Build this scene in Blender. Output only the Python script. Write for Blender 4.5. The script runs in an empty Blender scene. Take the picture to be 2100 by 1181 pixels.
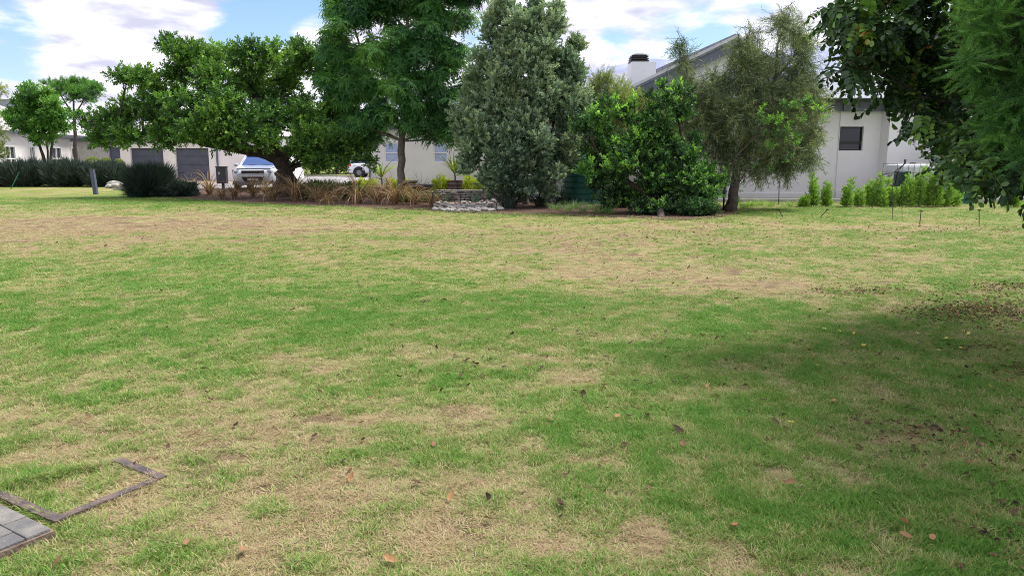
import bpy, math, numpy as np
PI = math.pi
RG = np.random.default_rng(11)
scn = bpy.context.scene
COL = scn.collection

# ------------------------------------------------------------------ camera
F, CX, CY, H = 1550.0, 1050.0, 590.5, 1.6
TH = math.atan((CY - 322.0) / F)
cth, sth = math.cos(TH), math.sin(TH)
cam = bpy.data.cameras.new('camera'); co = bpy.data.objects.new('camera', cam); COL.objects.link(co)
cam.sensor_width = 36; cam.lens = F / 2100 * 36; cam.clip_end = 20000; cam.clip_start = 0.05
co.location = (0, 0, H); co.rotation_euler = (PI / 2 - TH, 0, 0)
scn.camera = co
scn.cycles.use_denoising = True; scn.cycles.denoiser = 'OPENIMAGEDENOISE'; scn.cycles.denoising_input_passes = 'RGB_ALBEDO_NORMAL'; scn.cycles.denoising_prefilter = 'NONE'; scn.cycles.filter_width = 1.0
scn.cycles.use_adaptive_sampling = False
scn.cycles.max_bounces = 8; scn.cycles.diffuse_bounces = 4; scn.cycles.transmission_bounces = 6; scn.cycles.sample_clamp_indirect = 6

def ray(px, py):
    a = (px - CX) / F; b = -(py - CY) / F
    return np.array([a, cth + b * sth, -sth + b * cth])
def P(px, py, Y):
    d = ray(px, py); return np.array([0, 0, H]) + d * (Y / d[1])
def G(px, py, z=0.0):
    d = ray(px, py); return np.array([0, 0, H]) + d * ((z - H) / d[2])
def proj(x, y, z=0.0):
    zz = z - H
    f = y * cth - zz * sth; u = y * sth + zz * cth
    f = np.maximum(f, 1e-3)
    return CX + F * x / f, CY - F * u / f

# ------------------------------------------------------------------ materials
def newmat(name):
    m = bpy.data.materials.new(name); m.use_nodes = True
    nt = m.node_tree; return m, nt, nt.nodes, nt.links, nt.nodes['Principled BSDF']

def mat(name, c, rough=0.7, var=0.15, scale=6.0, bump=0.0, bscale=60.0, metal=0.0, c2=None, coat=0.0, spec=0.5, detail=6):
    m, nt, N, L, b = newmat(name)
    tc = N.new('ShaderNodeTexCoord')
    n = N.new('ShaderNodeTexNoise'); n.inputs['Scale'].default_value = scale; n.inputs['Detail'].default_value = detail
    L.new(tc.outputs['Object'], n.inputs['Vector'])
    r = N.new('ShaderNodeValToRGB')
    if c2 is None:
        lo = [max(0, x * (1 - var)) for x in c]; hi = [min(1, x * (1 + var)) for x in c]
    else: lo, hi = c, c2
    r.color_ramp.elements[0].position = 0.35; r.color_ramp.elements[1].position = 0.65
    r.color_ramp.elements[0].color = (*lo, 1); r.color_ramp.elements[1].color = (*hi, 1)
    L.new(n.outputs['Fac'], r.inputs['Fac']); L.new(r.outputs['Color'], b.inputs['Base Color'])
    b.inputs['Roughness'].default_value = rough; b.inputs['Metallic'].default_value = metal
    b.inputs['Coat Weight'].default_value = coat; b.inputs['Specular IOR Level'].default_value = spec
    if bump:
        n2 = N.new('ShaderNodeTexNoise'); n2.inputs['Scale'].default_value = bscale; n2.inputs['Detail'].default_value = 5
        L.new(tc.outputs['Object'], n2.inputs['Vector'])
        bp = N.new('ShaderNodeBump'); bp.inputs['Strength'].default_value = bump; bp.inputs['Distance'].default_value = 0.02
        L.new(n2.outputs['Fac'], bp.inputs['Height']); L.new(bp.outputs['Normal'], b.inputs['Normal'])
    return m

def leafmat(name, c0, c1, c2, transl=0.3, rough=0.45, spec=0.35, tb=1.3, extra=None):
    """colour by the per-leaf attribute 'tone' (leaf age), thin-leaf translucency"""
    m, nt, N, L, b = newmat(name)
    c0, c1, c2 = [tuple(min(.6, x * k) for x in c) for c, k in ((c0, 1.7), (c1, 2.1), (c2, 1.8))]
    a = N.new('ShaderNodeAttribute'); a.attribute_name = 'tone'
    r = N.new('ShaderNodeValToRGB'); e = r.color_ramp.elements
    e[0].position = 0.0; e[0].color = (*c0, 1); e[1].position = 1.0; e[1].color = (*(extra or c2), 1)
    k = e.new(0.5); k.color = (*c1, 1)
    if extra: k = e.new(0.93); k.color = (*c2, 1)
    L.new(a.outputs['Fac'], r.inputs['Fac']); L.new(r.outputs['Color'], b.inputs['Base Color'])
    b.inputs['Roughness'].default_value = rough; b.inputs['Specular IOR Level'].default_value = spec
    t = N.new('ShaderNodeBsdfTranslucent')
    g = N.new('ShaderNodeMix'); g.data_type = 'RGBA'; g.blend_type = 'MULTIPLY'; g.inputs[0].default_value = 1
    g.inputs[7].default_value = (tb * 1.05, tb * 1.15, tb * 0.5, 1)
    L.new(r.outputs['Color'], g.inputs[6]); L.new(g.outputs[2], t.inputs['Color'])
    mx = N.new('ShaderNodeMixShader'); mx.inputs[0].default_value = transl
    L.new(b.outputs[0], mx.inputs[1]); L.new(t.outputs[0], mx.inputs[2])
    L.new(mx.outputs[0], N['Material Output'].inputs['Surface'])
    return m

def brickmat(name, c, c2, mortar, sx, sy, rough=0.8, bump=0.4, axis='XZ', msize=0.02, noise=0.4):
    m, nt, N, L, b = newmat(name)
    tc = N.new('ShaderNodeTexCoord'); s = N.new('ShaderNodeSeparateXYZ'); cb = N.new('ShaderNodeCombineXYZ')
    L.new(tc.outputs['Object'], s.inputs[0]); L.new(s.outputs[axis[0]], cb.inputs[0]); L.new(s.outputs[axis[1]], cb.inputs[1])
    t = N.new('ShaderNodeTexBrick'); t.inputs['Scale'].default_value = 1
    t.inputs['Brick Width'].default_value = sx; t.inputs['Row Height'].default_value = sy; t.inputs['Mortar Size'].default_value = msize
    t.inputs['Color1'].default_value = (*c, 1); t.inputs['Color2'].default_value = (*c2, 1); t.inputs['Mortar'].default_value = (*mortar, 1)
    L.new(cb.outputs[0], t.inputs['Vector'])
    n = N.new('ShaderNodeTexNoise'); n.inputs['Scale'].default_value = 0.9; n.inputs['Detail'].default_value = 8; L.new(tc.outputs['Object'], n.inputs['Vector'])
    r = N.new('ShaderNodeMapRange'); r.inputs['To Min'].default_value = 1 - noise; r.inputs['To Max'].default_value = 1 + noise
    L.new(n.outputs['Fac'], r.inputs['Value'])
    mm = N.new('ShaderNodeVectorMath'); mm.operation = 'MULTIPLY'; L.new(t.outputs['Color'], mm.inputs[0]); L.new(r.outputs[0], mm.inputs[1])
    L.new(mm.outputs[0], b.inputs['Base Color']); b.inputs['Roughness'].default_value = rough
    bp = N.new('ShaderNodeBump'); bp.inputs['Strength'].default_value = bump; bp.inputs['Distance'].default_value = 0.02; bp.invert = True
    L.new(t.outputs['Fac'], bp.inputs['Height']); L.new(bp.outputs['Normal'], b.inputs['Normal'])
    return m

def glassmat(name, c, rough=0.06):
    m, nt, N, L, b = newmat(name)
    b.inputs['Base Color'].default_value = (*c, 1); b.inputs['Roughness'].default_value = rough
    b.inputs['Specular IOR Level'].default_value = 0.5
    return m

M = {}
M['wall'] = mat('stucco_wall', (0.72, 0.70, 0.715), 0.9, 0.05, 0.5, 0.10, 25, c2=(0.79, 0.77, 0.79), detail=9)
M['wall2'] = mat('stucco_wall_cream', (0.72, 0.69, 0.685), 0.9, 0.06, 0.5, 0.08, 25)
M['wallwhite'] = mat('stucco_wall_white', (0.82, 0.80, 0.82), 0.9, 0.06, 0.5, 0.08, 25)
M['fascia'] = mat('fascia_paint', (0.06, 0.068, 0.09), 0.5, 0.1, 3)
M['fascia_light'] = mat('fascia_paint_grey', (0.12, 0.13, 0.17), 0.6, 0.1, 3)
M['barge'] = mat('barge_paint', (0.55, 0.56, 0.60), 0.5, 0.05, 3)
M['roof'] = brickmat('roof_tile', (0.21, 0.22, 0.275), (0.27, 0.28, 0.335), (0.14, 0.15, 0.185), 0.3, 0.25, 0.75, 0.3, 'XY')
M['rooflight'] = brickmat('roof_tile_pale', (0.40, 0.39, 0.39), (0.47, 0.46, 0.45), (0.25, 0.24, 0.24), 0.3, 0.25, 0.8, 0.4, 'XY')
M['white'] = mat('white_paint', (0.78, 0.78, 0.80), 0.4, 0.03, 5)
M['blind'] = mat('window_blind', (0.42, 0.50, 0.72), 0.25, 0.06, 3, spec=0.9)
M['glass'] = glassmat('dark_glass', (0.012, 0.014, 0.022))
M['black'] = mat('black_plastic', (0.012, 0.012, 0.014), 0.5, 0.2, 20)
M['darkmetal'] = mat('dark_metal', (0.03, 0.03, 0.035), 0.5, 0.3, 20)
M['pipe'] = mat('downpipe_paint', (0.10, 0.12, 0.17), 0.5, 0.1, 5)
M['gdoor'] = mat('garage_door_paint', (0.075, 0.085, 0.13), 0.55, 0.12, 2)
M['tank'] = mat('tank_green', (0.008, 0.10, 0.075), 0.45, 0.15, 4)
M['steel'] = mat('galvanised_steel', (0.20, 0.20, 0.22), 0.45, 0.2, 20, metal=0.6)
M['ibc'] = mat('translucent_plastic', (0.62, 0.64, 0.70), 0.35, 0.08, 3)
M['mulch'] = mat('bark_mulch', (0.045, 0.022, 0.014), 0.95, 0.3, 30, 1.0, 40, c2=(0.12, 0.06, 0.04))
M['road'] = mat('concrete_drive', (0.30, 0.29, 0.30), 0.9, 0.18, 0.6, 0.2, 50)
M['kerb'] = mat('kerb_concrete', (0.42, 0.40, 0.38), 0.9, 0.12, 4)
M['tan'] = mat('tan_paving', (0.38, 0.27, 0.18), 0.9, 0.2, 5, 0.3, 40)
M['stone'] = mat('white_stone', (0.22, 0.21, 0.20), 0.85, 0.3, 3.0, 0.4, 25, c2=(0.46, 0.44, 0.41))
M['river'] = mat('river_stone_mix', (0.20, 0.19, 0.175), 0.85, 0.3, 2.2, 0.4, 25, c2=(0.48, 0.46, 0.43))
M['stonewall'] = brickmat('stacked_stone', (0.40, 0.38, 0.35), (0.56, 0.53, 0.50), (0.05, 0.045, 0.04), 0.22, 0.055, 0.9, 1.0, 'XZ', 0.008, 0.3)
M['bark'] = mat('bark_dark', (0.035, 0.026, 0.024), 0.95, 0.3, 8, 1.0, 22, c2=(0.085, 0.065, 0.055))
M['barkgrey'] = mat('bark_grey', (0.10, 0.085, 0.075), 0.95, 0.3, 8, 0.8, 25, c2=(0.20, 0.17, 0.145))
M['wood'] = mat('weathered_wood', (0.075, 0.035, 0.022), 0.85, 0.3, 12, 0.6, 30, c2=(0.17, 0.085, 0.055))
M['woodpale'] = mat('stump_wood', (0.13, 0.085, 0.06), 0.9, 0.3, 12, 0.8, 25, c2=(0.26, 0.18, 0.13))
M['rust'] = mat('rusty_steel', (0.060, 0.050, 0.058), 0.7, 0.3, 14, 0.6, 60, c2=(0.15, 0.105, 0.095), spec=0.4)
M['paint'] = mat('silver_paint', (0.52, 0.55, 0.62), 0.25, 0.02, 2, coat=1.0)
M['paintwhite'] = mat('white_car_paint', (0.70, 0.73, 0.80), 0.3, 0.02, 2, coat=0.8)
M['wshield'] = glassmat('windscreen_glass', (0.035, 0.085, 0.25))
M['lamp'] = glassmat('lamp_glass', (0.35, 0.42, 0.55), 0.1)
M['redlamp'] = glassmat('red_lamp', (0.65, 0.05, 0.02), 0.2)
M['tyre'] = mat('tyre_rubber', (0.012, 0.012, 0.013), 0.8, 0.2, 10)
M['post'] = mat('post_paint_blue_grey', (0.075, 0.095, 0.15), 0.6, 0.15, 6)
M['greenpaint'] = mat('green_stake_paint', (0.02, 0.18, 0.11), 0.5, 0.1, 6)
M['kiosk'] = mat('kiosk_grey', (0.075, 0.08, 0.10), 0.5, 0.08, 6)
M['soil'] = mat('soil', (0.04, 0.025, 0.018), 0.95, 0.3, 20, 0.5, 60)
M['brass'] = mat('yellow_rim', (0.5, 0.33, 0.02), 0.5, 0.1, 5)
M['paver'] = mat('grey_paver', (0.12, 0.12, 0.125), 0.9, 0.25, 9, 0.6, 120, c2=(0.24, 0.225, 0.205))
M['paverside'] = mat('paver_edge_mortar', (0.14, 0.10, 0.075), 0.95, 0.25, 9, 0.5, 60, c2=(0.26, 0.20, 0.16))

# ------------------------------------------------------------------ object helpers
def tag(o, label=None, cat=None, group=None, kind=None):
    if label: o['label'] = label
    if cat: o['category'] = cat
    if group: o['group'] = group
    if kind: o['kind'] = kind
    elif cat: o['kind'] = 'thing'
    return o
def thing(name, label, cat, loc=(0, 0, 0), rz=0.0, group=None):
    o = bpy.data.objects.new(name, None); COL.objects.link(o)
    o.empty_display_size = 0.1
    o.location = [float(v) for v in loc]; o.rotation_euler = (0, 0, rz)
    return tag(o, label, cat, group)
def dup(root, loc=None, rz=None, label=None, scale=None):
    r = root.copy(); COL.objects.link(r)
    if loc is not None: r.location = [float(v) for v in loc]
    if rz is not None: r.rotation_euler = (0, 0, rz)
    if scale is not None: r.scale = (scale,) * 3 if np.isscalar(scale) else scale
    if label: r['label'] = label
    for ch in root.children:
        c = ch.copy(); COL.objects.link(c); c.parent = r
        for g in ch.children:
            d = g.copy(); COL.objects.link(d); d.parent = c
    return r
def npobj(name, V, Fq, m, parent=None, tone=None, smooth=False, tri=False):
    V = np.asarray(V, np.float32).reshape(-1, 3); Fq = np.asarray(Fq, np.int32)
    k = Fq.shape[1]
    me = bpy.data.meshes.new(name)
    me.vertices.add(len(V)); me.vertices.foreach_set('co', V.ravel())
    me.loops.add(Fq.size); me.loops.foreach_set('vertex_index', Fq.ravel())
    me.polygons.add(len(Fq)); me.polygons.foreach_set('loop_start', np.arange(0, Fq.size, k, dtype=np.int32))
    me.update(calc_edges=True)
    if smooth: me.polygons.foreach_set('use_smooth', np.ones(len(Fq), bool))
    if tone is not None:
        a = me.attributes.new('tone', 'FLOAT', 'POINT'); a.data.foreach_set('value', np.asarray(tone, np.float32))
    me.materials.append(m)
    o = bpy.data.objects.new(name, me); COL.objects.link(o)
    if parent: o.parent = parent
    return o

class MB:
    def __init__(s): s.v = []; s.f = []
    def add(s, v, f):
        n = len(s.v); s.v += [tuple(float(c) for c in p) for p in v]; s.f += [tuple(i + n for i in q) for q in f]; return s
    def box(s, c, d, rz=0.0, taper=1.0):
        cx, cy, cz = c; x, y, z = d[0] / 2, d[1] / 2, d[2] / 2; v = []
        for k, t in ((-1, 1.0), (1, taper)):
            for a, b in ((-1, -1), (1, -1), (1, 1), (-1, 1)):
                X, Y = a * x * t, b * y * t
                v.append((cx + X * math.cos(rz) - Y * math.sin(rz), cy + X * math.sin(rz) + Y * math.cos(rz), cz + k * z))
        return s.add(v, [(3, 2, 1, 0), (4, 5, 6, 7), (0, 1, 5, 4), (1, 2, 6, 5), (2, 3, 7, 6), (3, 0, 4, 7)])
    def beam(s, a, b, w, h=None):
        """box-section bar from a to b"""
        h = h or w; a = np.array(a, float); b = np.array(b, float); d = b - a; d /= np.linalg.norm(d)
        up = np.array([0, 0, 1.0]) if abs(d[2]) < 0.95 else np.array([0, 1.0, 0])
        x = np.cross(d, up); x /= np.linalg.norm(x); z = np.cross(x, d)
        v = [p + x * i * w / 2 + z * j * h / 2 for p in (a, b) for i, j in ((-1, -1), (1, -1), (1, 1), (-1, 1))]
        return s.add(v, [(3, 2, 1, 0), (4, 5, 6, 7), (0, 1, 5, 4), (1, 2, 6, 5), (2, 3, 7, 6), (3, 0, 4, 7)])
    def tube(s, pts, r, n=8, cap=True):
        V, Fc = tube_np([np.array(p, float) for p in pts], [r] * len(pts) if np.isscalar(r) else r, n)
        s.add(V, [tuple(q) for q in Fc])
        if cap:
            k = len(s.v) - len(V); s.f.append(tuple(range(k + n - 1, k - 1, -1))); s.f.append(tuple(range(len(s.v) - n, len(s.v))))
        return s
    def lathe(s, prof, n=24, c=(0, 0, 0)):
        v = []; f = []
        for r, z in prof:
            for i in range(n):
                a = 2 * PI * i / n; v.append((c[0] + r * math.cos(a), c[1] + r * math.sin(a), c[2] + z))
        for k in range(len(prof) - 1):
            for i in range(n):
                j = (i + 1) % n; f.append((k * n + i, k * n + j, (k + 1) * n + j, (k + 1) * n + i))
        return s.add(v, f)
    def prism(s, poly, a, axis='y', d=0.1):
        """polygon (2D) extruded from a to a+d along axis"""
        n = len(poly); v = []
        for t in (a, a + d):
            for p, q in poly:
                v.append({'y': (p, t, q), 'x': (t, p, q), 'z': (p, q, t)}[axis])
        return s.add(v, [tuple(range(n)), tuple(range(2 * n - 1, n - 1, -1))] + [(i, i + n, (i + 1) % n + n, (i + 1) % n) for i in range(n)])
    def loft(s, secs, n=20, pw=4.0):
        """rounded-rectangle sections (y, halfwidth, z0, z1)"""
        k = len(s.v); v = []
        for y, hw, z0, z1 in secs:
            for i in range(n):
                a = 2 * PI * (i + 0.5) / n; c, q = math.cos(a), math.sin(a)
                v.append((hw * math.copysign(abs(c) ** (2 / pw), c), y, (z0 + z1) / 2 + (z1 - z0) / 2 * math.copysign(abs(q) ** (2 / pw), q)))
        f = [(a * n + i, a * n + (i + 1) % n, (a + 1) * n + (i + 1) % n, (a + 1) * n + i) for a in range(len(secs) - 1) for i in range(n)]
        f += [tuple(range(n - 1, -1, -1)), tuple(range((len(secs) - 1) * n, len(secs) * n))]
        return s.add(v, f)
    def build(s, name, m, parent=None, smooth=False, bevel=0.0):
        me = bpy.data.meshes.new(name); me.from_pydata(s.v, [], s.f); me.materials.append(m)
        me.update()
        o = bpy.data.objects.new(name, me); COL.objects.link(o)
        if smooth:
            me.polygons.foreach_set('use_smooth', np.ones(len(me.polygons), bool))
        if bevel:
            b = o.modifiers.new('bevel', 'BEVEL'); b.width = bevel; b.segments = 2
        if parent: o.parent = parent
        return o

def tube_np(pts, rad, n=6):
    pts = np.array(pts); m = len(pts); V = []; up = np.array([0.3, 0.2, 0.93])
    x = None
    for i in range(m):
        d = pts[min(i + 1, m - 1)] - pts[max(i - 1, 0)]; d = d / (np.linalg.norm(d) + 1e-9)
        if x is None: x = np.cross(d, up if abs(d @ up) < 0.95 else np.array([1.0, 0, 0]))
        x = x - d * (x @ d); x /= (np.linalg.norm(x) + 1e-9); y = np.cross(d, x)
        a = np.arange(n) * 2 * PI / n
        V.append(pts[i] + rad[i] * (np.cos(a)[:, None] * x + np.sin(a)[:, None] * y))
    V = np.concatenate(V)
    i = np.arange(n); j = (i + 1) % n
    Fc = np.concatenate([np.stack([k * n + i, k * n + j, (k + 1) * n + j, (k + 1) * n + i], 1) for k in range(m - 1)])
    return V, Fc

def bez(a, b, sag=0.1, n=5, rg=RG, lift=0.0):
    a = np.array(a, float); b = np.array(b, float); L = np.linalg.norm(b - a)
    c = (a + b) / 2 + rg.normal(0, sag * L, 3) + np.array([0, 0, lift * L])
    t = np.linspace(0, 1, n)[:, None]
    return (1 - t) ** 2 * a + 2 * t * (1 - t) * c + t * t * b

# ------------------------------------------------------------------ leaf sprig templates: (V, F4, tone)
def norm(a): return a / (np.linalg.norm(a, axis=-1, keepdims=True) + 1e-9)
def frame(d, up):
    d = norm(d); x = norm(np.cross(d, up)); z = np.cross(x, d); return np.stack([x, d, z], -1)   # columns x, y, z
def leaf6(l, w, wide=0.5, droop=0.12, fold=0.2):
    a = 0.30 * l * (0.6 + wide * 0.8); b = 0.72 * l * (0.75 + wide * 0.5)
    wa, wb = w * (0.5 if wide <= 0.5 else 0.42), w * (0.5 if wide >= 0.5 else 0.34)
    V = np.array([(0, 0, 0), (-wa, a, fold * w), (-wb, min(b, 0.9 * l), fold * w - droop * l * 0.4), (0, l, -droop * l), (wb, min(b, 0.9 * l), fold * w - droop * l * 0.4), (wa, a, fold * w)])
    return V, np.array([(0, 1, 2, 3), (0, 3, 4, 5)])
def leaf4(l, w, droop=0.1):
    return np.array([(0, 0, 0), (-w / 2, l * 0.45, 0.0), (0, l, -droop * l), (w / 2, l * 0.45, 0.0)]), np.array([(0, 1, 2, 3)])
class Tpl:
    def __init__(s): s.V = []; s.F = []; s.T = []; s.n = 0
    def add(s, lf, o, d, up, tone=0.0):
        R = frame(np.array(d, float), np.array(up, float)); V = lf[0] @ R.T + np.array(o)
        s.V.append(V); s.F.append(lf[1] + s.n); s.T.append(np.full(len(V), tone)); s.n += len(V)
    def stick(s, a, b, w, tone=0.0):
        a = np.array(a, float); b = np.array(b, float); d = norm(b - a); x = norm(np.cross(d, [0.2, 0.1, 1]))
        for q in (x, np.cross(d, x)):
            s.V.append(np.array([a - q * w / 2, a + q * w / 2, b + q * w / 3, b - q * w / 3])); s.F.append(np.array([(0, 1, 2, 3)]) + s.n); s.T.append(np.full(4, tone)); s.n += 4
    def done(s): return np.concatenate(s.V), np.concatenate(s.F), np.concatenate(s.T)

def t_broad(rg, n=11, tw=0.26, l=0.12, w=0.052, wide=0.62, spread=0.9, tv=0.14):
    t = Tpl()
    for i in range(n):
        f = (i + 0.5) / n; a = i * 2.4 + rg.uniform(-.4, .4); rad = np.array([math.cos(a), 0, math.sin(a)])
        s = spread * (1.1 - 0.7 * f)
        d = norm(np.array([0, 1.0, 0]) * (1 - s * 0.5) + rad * s + rg.normal(0, .12, 3))
        t.add(leaf6(l * rg.uniform(.75, 1.15), w * rg.uniform(.8, 1.15), wide, rg.uniform(.05, .25)), (0, tw * f, 0), d, np.array([0, 1, 0]) + rg.normal(0, .4, 3), rg.normal(0, tv))
    t.stick((0, -0.1, 0), (0, tw, 0), 0.012, -0.2)
    return t.done()
def t_rosette(rg, nl=7, L=0.34, pairs=5, l=0.10, w=0.034):
    t = Tpl()
    for k in range(nl):
        a = k * 2 * PI / nl + rg.uniform(-.4, .4); el = rg.uniform(-0.1, 0.7)
        d0 = np.array([math.cos(a) * math.cos(el), math.sin(el), math.sin(a) * math.cos(el)]); o = np.zeros(3); tt = rg.normal(0, .1)
        pts = [o]; d = d0.copy()
        for i in range(pairs + 1):
            o = o + d * L / (pairs + 1); pts.append(o); d = norm(d + np.array([0, -0.17, 0]))
        for i in range(1, pairs + 1):
            dd = norm(pts[i + 1] - pts[i]); side = norm(np.cross(dd, [0, 1, 0.01]))
            for sg in (-1, 1):
                t.add(leaf6(l * rg.uniform(.85, 1.1), w, 0.4, 0.2, 0.25), pts[i], dd * 0.55 + side * sg * 0.85 + np.array([0, -.15, 0]), np.array([0, 1, 0]) + rg.normal(0, .15, 3), tt + rg.normal(0, .06))
        t.add(leaf6(l * 1.1, w * 1.1, 0.4, 0.2), pts[-1], dd, (0, 1, 0), tt)
    return t.done()
def t_small(rg, n=16, tw=0.20, l=0.085, w=0.034):
    t = Tpl()
    for i in range(n):
        f = (i + .3) / n; a = i * 2.4 + rg.uniform(-.5, .5); rad = np.array([math.cos(a), 0, math.sin(a)])
        t.add(leaf6(l * rg.uniform(.7, 1.2), w, 0.5, 0.1), (rg.normal(0, .006), tw * f, rg.normal(0, .006)), norm(np.array([0, .75, 0]) + rad * (1 - 0.5 * f)), rad * -0.2 + np.array([0, 1, 0]), rg.normal(0, .12))
    t.stick((0, -0.1, 0), (0, tw, 0), 0.01, -0.2)
    return t.done()
def t_willow(rg, n=15, tw=0.42, l=0.125, w=0.0135):
    t = Tpl()
    for i in range(n):
        f = (i + .3) / n; a = i * 2.4 + rg.uniform(-.5, .5); rad = np.array([math.cos(a), 0, math.sin(a)])
        t.add(leaf4(l * rg.uniform(.7, 1.25), w * rg.uniform(.8, 1.2), rg.uniform(-.2, .3)), (0, tw * f, 0), norm(np.array([0, .8, 0]) + rad * rg.uniform(.3, .9)), rg.normal(0, 1, 3), rg.normal(0, .16))
    t.stick((0, -0.15, 0), (0, tw, 0), 0.009, -0.3)
    return t.done()
def t_carob(rg, pairs=5, L=0.19, l=0.052, w=0.034):
    t = Tpl(); o = np.zeros(3); d = norm(np.array([0, 1.0, 0]) + rg.normal(0, .1, 3)); pts = [o]
    for i in range(pairs + 1):
        o = o + d * L / (pairs + 1); pts.append(o); d = norm(d + np.array([0, 0, -0.10]) + rg.normal(0, .04, 3))
    lw = rg.uniform(.85, 1.15)
    for i in range(1, pairs + 1):
        dd = norm(pts[i + 1] - pts[i]); side = norm(np.cross(dd, [0, 0.01, 1]))
        for sg in (-1, 1):
            t.add(leaf6(l * lw * rg.uniform(.85, 1.1), w * lw, 0.62, 0.12, 0.16), pts[i], dd * 0.35 + side * sg + np.array([0, 0, -.25 + rg.normal(0, .15)]), np.array([0, 0, 1]) + rg.normal(0, .3, 3), rg.normal(0, .07))
    t.add(leaf6(l * lw, w * lw, 0.62), pts[-1], d + np.array([.3, 0, 0]), (0, 0, 1), rg.normal(0, .07))
    for i in range(len(pts) - 1): t.stick(pts[i], pts[i + 1], 0.004, 0.2)
    return t.done()
def t_feather(rg, n=46, tw=0.22, l=0.062, w=0.0042):
    t = Tpl()
    for i in range(n):
        f = (i + .3) / n; a = i * 2.4 + rg.uniform(-.4, .4); rad = np.array([math.cos(a), 0, math.sin(a) * .6])
        t.add(leaf4(l * rg.uniform(.8, 1.15) * (1.05 - .35 * f), w * rg.uniform(.8, 1.25), rg.uniform(.05, .3)), (0, tw * f, 0), norm(np.array([0, .95 + f * .6, 0]) + rad * .8), rg.normal(0, 1, 3), rg.normal(0, .1) + f * .12)
    t.stick((0, -0.12, 0), (0, tw, 0), 0.004, -0.1)
    return t.done()
def t_fine(rg, n=26, tw=0.3, l=0.055, w=0.014):
    t = Tpl()
    for i in range(n):
        f = (i + .3) / n; a = i * 2.4; rad = np.array([math.cos(a), 0, math.sin(a)])
        t.add(leaf4(l * rg.uniform(.7, 1.3), w * rg.uniform(.8, 1.3)), (0, tw * f, 0), norm(np.array([0, .9, 0]) + rad * .8), rg.normal(0, 1, 3), rg.normal(0, .14))
    return t.done()
def t_spike(rg, n=9, l=0.3, w=0.01):
    t = Tpl()
    for i in range(n):
        d = norm(np.array([0, 1.0, 0]) + rg.normal(0, .16, 3)); t.add(leaf4(l * rg.uniform(.5, 1.2), w, 0.05), rg.normal(0, .03, 3), d, rg.normal(0, 1, 3), rg.normal(0, .14))
    return t.done()
def variants(fn, seed, cnt=6, **k):
    rg = np.random.default_rng(seed); return [fn(rg, **k) for _ in range(cnt)]

def stamp(tpls, pos, dirs, up, sc, tone, rg):
    """copies of the templates at pos, local +Y along dirs; one merged array"""
    Vs, Fs, Ts = [], [], []; off = 0
    which = rg.integers(0, len(tpls), len(pos))
    for k, (V, Fq, T) in enumerate(tpls):
        i = np.where(which == k)[0]
        if not len(i): continue
        d = norm(dirs[i]); x = norm(np.cross(d, up[i])); z = np.cross(x, d)
        R = np.stack([x, d, z], -1)
        W = np.einsum('kij,nj->kni', R, V) * sc[i][:, None, None] + pos[i][:, None, :]
        Vs.append(W.reshape(-1, 3)); Fs.append((Fq[None] + (np.arange(len(i)) * len(V))[:, None, None] + off).reshape(-1, 4))
        Ts.append((T[None] + tone[i][:, None]).ravel()); off += len(i) * len(V)
    return np.concatenate(Vs), np.concatenate(Fs), np.concatenate(Ts)

def rand_dir(rg, n):
    return norm(rg.normal(0, 1, (n, 3)))

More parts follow.
